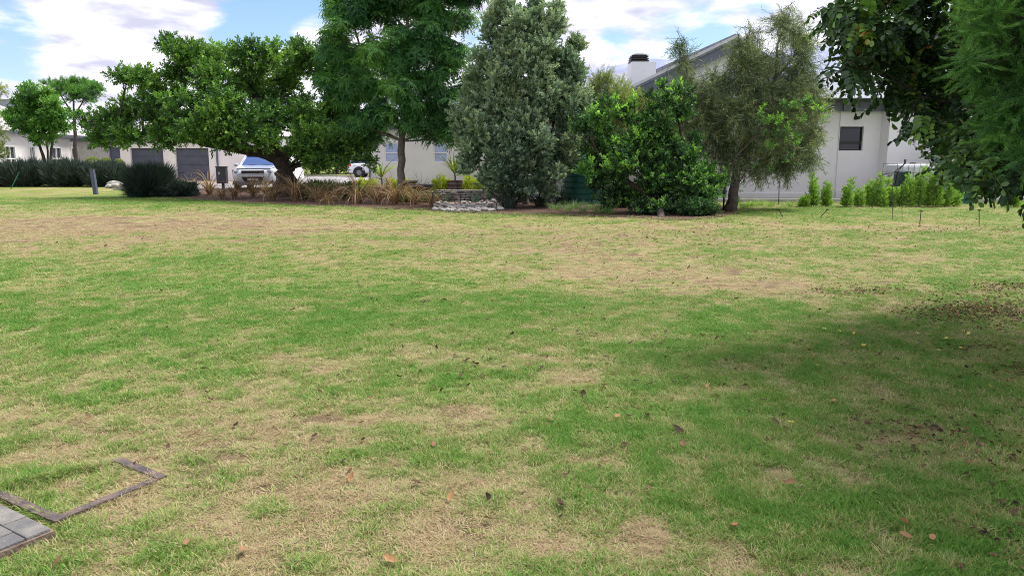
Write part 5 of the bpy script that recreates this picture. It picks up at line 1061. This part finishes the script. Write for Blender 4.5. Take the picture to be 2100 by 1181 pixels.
q = up_(1606, 446, 1597, 430); rodthing('sprinkler', 'black sprinkler spike leaning left on the lawn near the willow trunk', 'sprinkler', q, .010, M['black'], 'nozzle', 'lawn sprinklers')
q = up_(1682, 446, 1697, 430); rodthing('sprinkler', 'black sprinkler spike leaning strongly right on the lawn before the young hedge', 'sprinkler', q, .010, M['black'], 'nozzle', 'lawn sprinklers')
q = up_(1886, 461, 1889, 433); rodthing('sprinkler', 'upright black sprinkler spike on the lawn right of the two thin rods', 'sprinkler', q, .010, M['black'], 'nozzle', 'lawn sprinklers')
q = up_(2008, 462, 2008, 431); rodthing('sprinkler', 'black sprinkler spike on the lawn below the hanging carob leaves', 'sprinkler', q, .010, M['black'], 'nozzle', 'lawn sprinklers')
rodthing('garden_rod', 'left one of two thin dark rods standing in the lawn before the wheelbarrow', 'rod', up_(1830, 451, 1831, 370), .007, M['darkmetal'], None, 'thin rods in the lawn')
rodthing('garden_rod', 'right one of two thin dark rods standing in the lawn before the water container', 'rod', up_(1850, 453, 1849, 365), .007, M['darkmetal'], None, 'thin rods in the lawn')
rodthing('sprinkler_riser', 'tall thin black sprinkler riser before the wall right of the willow trunk', 'sprinkler', up_(1597, 420, 1598, 373), .014, M['black'], 'nozzle')
for px0, py0, px1, py1, lb in ((862, 415, 862, 366, 'path light left of the fire bowl, in front of the barrel planter'), (887, 424, 887, 396, 'path light at the left end of the stone wall'), (945, 425, 945, 405, 'path light on the white stones'), (1020, 437, 1018, 417, 'path light at the right end of the white stones')):
    if px0 == 862: px0 = px1 = 792; py0, py1 = 410, 366
    rodthing('path_light', lb, 'path light', up_(px0, py0, px1, py1), .013, M['black'], 'cap', 'black path lights in the bed')
# electricity kiosk and short post
q = G(453, 398); t = thing('meter_kiosk', 'dark grey metal utility box on a post left of the silver vehicle', 'utility box', (X_(453, 32), 32, 0)); z0, z1 = Z_(376, 32), Z_(343, 32)
MB().box((0, 0, (z0 + z1) / 2), (.40, .28, z1 - z0)).build('cabinet', M['kiosk'], t, bevel=.015); MB().box((0, -.146, (z0 + z1) / 2), (.34, .014, (z1 - z0) - .07)).build('door', M['kiosk'], t, bevel=.006); MB().box((-.07, -.158, z1 - .25), (.08, .012, .10)).build('notice', M['white'], t); MB().box((0, 0, z1 + .015), (.44, .32, .03)).build('lid', M['fascia'], t); MB().tube([(.02, 0, -.02), (.02, 0, z0)], .06, 8).build('post', M['bark'], t)
rodthing('short_post', 'short dark post standing between the utility box and the silver vehicle', 'post', [(X_(477, 38), 38, 0), (X_(476, 38), 38, Z_(349, 38))], .035, M['kiosk'], 'nozzle')
# water tanks
def tank(label, px_, Y, wid, h):
    t = thing('water_tank', label, 'water tank', (X_(px_, Y), Y, 0), 0, 'green water tanks'); r = wid / 2; prof = [(r, 0.0)]
    nr = 8
    for i in range(nr): z = h * .86 * (i + .5) / nr; d_ = h * .86 / nr; prof += [(r, z - d_ * .4), (r, z + d_ * .22), (r * .975, z + d_ * .3), (r * .975, z + d_ * .42)]
    prof += [(r, h * .86), (r * .8, h * .93), (r * .35, h), (r * .3, h), ]
    MB().lathe(prof, 40).build('tank_body', M['tank'], t, smooth=False); MB().lathe([(r * .3, h), (r * .3, h + .06), (0, h + .08)], 20).build('lid', M['tank'], t)
    MB().tube([(0, -r - .06, .15), (0, -r + .03, .15)], .03, 8).build('outlet', M['black'], t)
tank('ribbed green water tank in shade behind the grey green tree and the bright bush', 1199, 26.4, 1.55, 1.75)
tank('tall green water tank at the house wall behind the hanging carob leaves', 1963, 26.9, 1.5, 2.15)
# caged water container
x0, x1, Yc = X_(1842, 26.2), X_(1936, 26.2), 26.2; cw_ = x1 - x0; t = thing('water_container', 'white plastic water container in a steel cage behind the young hedge', 'container', ((x0 + x1) / 2, Yc + .5, 0)); h_ = Z_(336, 26.2)
MB().box((0, 0, h_ / 2 + .05), (cw_ - .08, .95, h_ - .14)).build('bottle', M['ibc'], t, bevel=.09)
mb = MB()
for z in np.linspace(.16, h_, 5):
    for y in (-.5, .5): mb.tube([(-cw_ / 2, y, z), (cw_ / 2, y, z)], .011, 6)
    for x in (-cw_ / 2, cw_ / 2): mb.tube([(x, -.5, z), (x, .5, z)], .011, 6)
for x in np.linspace(-cw_ / 2, cw_ / 2, 9):
    for y in (-.5, .5): mb.tube([(x, y, .12), (x, y, h_)], .009, 6)
mb.build('cage', M['steel'], t); MB().box((0, 0, .06), (cw_, 1.0, .12)).build('pallet', M['wood'], t); MB().lathe([(.1, 0), (.1, .05), (0, .06)], 16, (0, 0, h_ - .02)).build('cap', M['black'], t)
# wheelbarrow tipped up on its nose against the container
Yw = 25.6; t = thing('wheelbarrow', 'dark green wheelbarrow tipped upright in front of the water container', 'wheelbarrow', (X_(1836, Yw), Yw, 0))
def WB(px_, py_, y=0): p_ = P(px_, py_, Yw); return (p_[0] - t.location[0], y, p_[2])
mb = MB(); mb.add([WB(1842, 352, -.28), WB(1860, 350, -.28), WB(1858, 378, -.22), WB(1836, 382, -.2), WB(1842, 352, .28), WB(1860, 350, .28), WB(1858, 378, .22), WB(1836, 382, .2)], [(0, 1, 2, 3), (7, 6, 5, 4), (0, 4, 5, 1), (1, 5, 6, 2), (2, 6, 7, 3), (3, 7, 4, 0)]); mb.build('tray', mat('tray_green', (.02, .05, .045), .5, .2, 5), t, bevel=.02)
for y in (-.25, .25):
    mb = MB(); k = 0 if y < 0 else 19
    mb.tube([WB(1830 + k * .6, 392, y * .3), WB(1833 + k * .5, 352, y), WB(1847 + k * .9, 336, y), WB(1847 + k, 327, y)], .018, 7); mb.build('handle', M['darkmetal'], t)
    mb = MB(); mb.tube([WB(1832, 356, y), WB(1822, 357, y), WB(1817, 361, y), WB(1818, 366, y), WB(1826, 367, y), WB(1830, 360, y)], .016, 7); mb.build('leg', M['darkmetal'], t)
wv = MB().lathe([(.07, -.04), (.16, -.045), (.185, -.02), (.185, .02), (.16, .045), (.07, .04)], 22); c = WB(1824, 390); wv.v = [(c[0] + v_[1], v_[2], c[2] + v_[0]) for v_ in wv.v]; wo_ = wv.build('wheel', M['tyre'], t)
rm = MB().lathe([(0, -.045), (.11, -.048), (.11, .048), (0, .045)], 18); rm.v = [(c[0] + v_[1], v_[2], c[2] + v_[0]) for v_ in rm.v]; rm.build('rim', M['brass'], wo_)

# row of young hedge plants
HP = [(1655, 402, 10), (1676, 358, 10), (1702, 376, 10), (1744, 369, 13), (1768, 388, 13), (1796, 360, 17), (1816, 390, 11), (1834, 368, 11), (1853, 378, 13), (1873, 362, 13), (1893, 345, 12), (1911, 352, 14), (1928, 334, 14), (1947, 366, 14), (1966, 390, 14), (2090, 375, 16)]
ordn2 = ordn
for i, (px_, top, hw) in enumerate(HP):
    Yp = 24.6 + (i % 3) * .12; b = np.array([X_(px_, Yp), Yp, 0.]); zt = P(px_, top, Yp)[2]; rg = np.random.default_rng(500 + i); t = thing('young_conifer', 'young light green hedge shrub along the house wall, %s from the left' % ordn2[i], 'shrub', b, 0, 'young hedge shrubs along the house wall')
    nn = 3 + int(hw / 7); S_ = []; mb = MB()
    for k in range(nn):
        top_ = np.array([rg.normal(0, hw / F * Yp * .45), rg.normal(0, .12), zt * (1 if k == 0 else rg.uniform(.55, .85))]); pth = bez((0, 0, -.02), top_, .05, 6, rg); mb.tube(pth, np.linspace(.012, .003, 6), 5)
        for f_ in np.linspace(.06, 1, int(24 * zt) + 6): S_.append(np.array([*[np.interp(f_, np.linspace(0, 1, 6), pth[:, j]) for j in range(3)], f_]))
    mb.build('stem', M['bark'], t); S_ = np.array(S_); rep = 4; idx = np.repeat(np.arange(len(S_)), rep); d = rand_dir(rg, len(idx)); pos = S_[idx, :3] + d * [1, 1, .4] * (.01 + .15 * (1 - S_[idx, 3:4]) ** .8 * rg.uniform(.3, 1, (len(idx), 1))) * (hw / 14)
    pos[:, 2] = np.maximum(pos[:, 2], .03); V, Fq, T = stamp(variants(t_fine, 58, 4, l=.045, w=.02, tw=.13, n=13), pos, d * [.9, .9, .3] + [0, 0, .55], rg.normal(0, 1, d.shape), rg.uniform(.7, 1.2, len(idx)), rg.normal(.52, .17, len(idx)), rg)
    npobj('foliage', V, Fq, LM['cone'], t, tone=np.clip(T, 0, 1))
# low weeds at the wall foot between willow trunk and the hedge row
for i, (px_, py_, s_) in enumerate(((1540, 424, .5), (1560, 422, .45), (1580, 424, .4), (1620, 424, .4), (1640, 424, .45), (1525, 428, .45), (1655, 424, .4))):
    blade_plant('weed', 'low green weed at the wall foot right of the willow, %s from the left' % ordn[sorted([1540, 1560, 1580, 1620, 1640, 1525, 1655]).index(px_)], 'weed', G(px_, py_), LM['cone'], 600 + i, 'weeds at the wall foot', s_, n=60, L=.7, w=.03, el=1.1, droop=1.0, seg=4, rad=.3, tonem=.4, tonev=.2)

# ------------------------------------------------------------------ manhole frame and paving corner
Cn = [G(118, 1071), G(328, 982), G(238, 945), G(-25, 1008)]
t = thing('access_cover_frame', 'rusted angle iron frame sunk in the lawn at the lower left', 'frame', (Cn[0][0], Cn[0][1], 0)); o_ = np.array([Cn[0][0], Cn[0][1], 0])
wd = .048
for i in range(4):
    a_, b_ = Cn[i] - o_, Cn[(i + 1) % 4] - o_; d = norm(b_ - a_); z0 = [.020, .014, .007, .018][i]
    a2, b2 = a_ - d * wd * .5, b_ - d * wd * .5
    mb = MB(); mb.beam(a2 + [0, 0, z0], b2 + [0, 0, z0 - (.01 if i == 0 else 0)], wd, .007); n_ = np.array([d[1], -d[0], 0]); mb.beam(a2 + n_ * wd * .42 + [0, 0, z0 - .02], b2 + n_ * wd * .42 + [0, 0, z0 - .025], .006, .035); mb.build('frame_bar', M['rust'], t)
mb = MB(); pp = [Cn[k] - o_ for k in range(4)]; mb.v = [(q[0], q[1], .005) for q in pp]; mb.f = [(0, 1, 2, 3)]
c0 = G(103, 1082, .05); u = norm(G(-60, 1003, .05) - c0); v_ = norm(G(-80, 1160, .05) - c0); v_ = norm(v_ - u * (v_ @ u) * .9)
mb = MB(); L_, W_, gp = .20, .10, .004
for r_ in range(9):
    for k in range(-1, 8):
        s0 = k * L_ + (L_ / 2 if r_ % 2 else 0); s1 = s0 + L_ - gp; t0 = r_ * W_; t1 = t0 + W_ - gp
        s0 = max(s0, 0)
        if s1 <= s0 + .02: continue
        z = .05 + RG.normal(0, .0012); q = [c0 + u * s0 + v_ * t0, c0 + u * s1 + v_ * t0, c0 + u * s1 + v_ * t1, c0 + u * s0 + v_ * t1]
        # long side of the pavers runs along the open edge
        mb.add([(p_[0], p_[1], -.02) for p_ in q] + [(p_[0], p_[1], z) for p_ in q], [(0, 1, 2, 3), (7, 6, 5, 4), (0, 4, 5, 1), (1, 5, 6, 2), (2, 6, 7, 3), (3, 7, 4, 0)])
o = mb.build('paving', M['paver'], None, bevel=.004); tag(o, kind='structure')
mb = MB(); q = [c0 - u * .012 - v_ * .012, c0 + u * 1.9 - v_ * .012, c0 + u * 1.9 + v_ * 1.0, c0 - u * .012 + v_ * 1.0]; mb.add([(p_[0], p_[1], -.02) for p_ in q] + [(p_[0], p_[1], .036) for p_ in q], [(0, 1, 2, 3), (7, 6, 5, 4), (0, 4, 5, 1), (1, 5, 6, 2), (2, 6, 7, 3), (3, 7, 4, 0)]); tag(mb.build('paving_bed', M['paverside']), kind='structure')

# ------------------------------------------------------------------ fallen leaves
rg = np.random.default_rng(700)
def dead_leaf_mesh(seed, l, w):
    r_ = np.random.default_rng(seed); V = []; n = 5
    for i in range(n + 1):
        f_ = i / n; ww = w * math.sin(PI * min(.97, f_ * .92 + .06)) ** .8 / 2; z = .3 * l * (f_ - .5) ** 2 + r_.normal(0, .002)
        cv = r_.uniform(.2, .8) * ww; V += [(-ww, (f_ - .5) * l, z + cv), (0, (f_ - .5) * l, z), (ww, (f_ - .5) * l, z + cv * r_.uniform(.4, 1.2))]
    Fq = [(3 * i + a_, 3 * i + a_ + 1, 3 * i + a_ + 4, 3 * i + a_ + 3) for i in range(n) for a_ in (0, 1)]; return np.array(V), np.array(Fq)
def leafmesh(nm, seed, l, w, m_, tone):
    V, Fq = dead_leaf_mesh(seed, l, w); o = npobj(nm, V, Fq, m_, None, tone=np.full(len(V), tone), smooth=True); me = o.data; bpy.data.objects.remove(o); return me
DK = [leafmesh('fallen_leaf', 710 + k, .048 + .007 * k, .030, LM['dead'], [.05, .15, .22, .1][k]) for k in range(4)]
BR = [leafmesh('fallen_leaf', 720 + k, .055, .028, LM['dead'], [.6, .8, .7][k]) for k in range(3)]
YL = [leafmesh('fallen_leaf', 730 + k, .05, .03, LM['yellowleaf'], [.3, .8, .6][k]) for k in range(3)]
def lay(px_, py_, meshes, lab, grp, s_=1.0):
    c = G(px_, py_); o = bpy.data.objects.new('fallen_leaf', meshes[rg.integers(0, len(meshes))]); COL.objects.link(o); o.location = (c[0], c[1], .030); o.scale = (s_,) * 3; o.rotation_euler = (rg.normal(0, .35), rg.normal(0, .35), rg.uniform(0, 6.28)); tag(o, lab, 'leaf', grp)
for px_, py_ in ((737, 590), (880, 622), (868, 625), (1215, 523), (1155, 582), (1510, 617), (1283, 660), (1340, 695), (1293, 710), (1190, 693), (826, 718), (420, 763), (150, 783), (390, 732), (818, 779), (957, 745), (975, 752), (945, 778), (960, 797), (1240, 797), (1195, 815), (1327, 858), (1390, 889), (1590, 875), (1760, 925), (1280, 921),
                 (485, 879), (645, 903), (745, 910), (855, 1000), (1000, 1028), (1150, 1043), (1240, 660), (1390, 590), (1450, 575), (1330, 560), (910, 620), (1110, 760), (1050, 690), (1412, 552), (1470, 700), (1660, 655), (1680, 640), (600, 640), (455, 548), (560, 520), (330, 600)):
    lay(px_, py_, DK, 'small curled dark brown leaf lying on the open lawn', 'dark leaves on the lawn', rg.uniform(.8, 1.25))
for px_, py_ in ((1330, 1013), (1855, 1083), (800, 1160), (500, 1140), (890, 920), (1265, 862), (1855, 1110), (1450, 800), (925, 1030), (720, 990), (1130, 870), (1400, 920), (1620, 1000), (1910, 1115), (1000, 1075), (385, 1125), (120, 1165), (1710, 830), (1505, 1090)):
    lay(px_, py_, BR, 'light brown dry leaf lying in the grass', 'brown leaves on the lawn', rg.uniform(.8, 1.2))
for px_, py_ in ((1690, 680), (1720, 685), (1800, 645), (1940, 700), (1880, 690), (1770, 715), (2030, 800), (1675, 757), (1622, 875), (1845, 640), (1925, 725), (1985, 690), (1750, 690), (1970, 720)):
    lay(px_, py_, YL, 'yellow fallen leaf lying in the shaded grass on the right', 'yellow leaves in the shade on the right', rg.uniform(.75, 1.1))
# leaf litter nobody could count
Vs, Fs, Ts = [], [], []; tp = []
for k in range(5): V, Fq = dead_leaf_mesh(740 + k, .055, .03); tp.append((V[:, [0, 1, 2]], Fq, rg.normal(0, .05, len(V))))
pos = []
def lit(cx_, cy_, rx_, ry_, n):
    px_, py_ = rg.normal(cx_, rx_, n), rg.normal(cy_, ry_, n)
    for a_, b_ in zip(px_, py_):
        if b_ > 392: pos.append((*G(a_, b_)[:2], .02))
lit(2050, 640, 80, 16, 1300); lit(2080, 590, 70, 7, 500); lit(2000, 715, 60, 6, 60); lit(2060, 760, 60, 12, 60); lit(1850, 885, 70, 20, 60); lit(1950, 640, 60, 10, 500); lit(1780, 598, 60, 5, 200); lit(1500, 700, 500, 120, 160); lit(2000, 900, 90, 30, 70); lit(1720, 600, 60, 8, 70); lit(1880, 470, 90, 6, 120); lit(2000, 470, 90, 5, 120)
lit(800, 432, 260, 4, 420); lit(1350, 462, 260, 10, 260); lit(1100, 470, 400, 22, 260); lit(1500, 560, 250, 30, 60); lit(1480, 445, 60, 6, 120); lit(900, 424, 60, 5, 160); lit(2050, 1000, 80, 100, 70); lit(1150, 500, 500, 40, 260); lit(1300, 445, 500, 8, 300); lit(700, 440, 300, 8, 200); lit(1500, 480, 300, 14, 300); lit(300, 425, 200, 6, 100); lit(1100, 700, 450, 120, 260)
lit(560, 414, 130, 4, 200); lit(1960, 600, 60, 12, 60)
pos = np.array(pos); n = len(pos); d = rg.normal(0, 1, (n, 3)) * [1, 1, .25]; V, Fq, T = stamp(tp, pos, d, np.tile([0, 0, 1.], (n, 1)) + rg.normal(0, .3, (n, 3)), rg.uniform(.35, .85, n) * np.where(pos[:, 1] > 12, 1.3, 1), np.clip(rg.normal(.30, .22, n), 0, 1), rg)
tag(npobj('leaf_litter', V, Fq, LM['dead'], None, tone=np.clip(T, 0, 1)), 'scattered brown leaf litter on the lawn', 'leaf litter', kind='stuff')
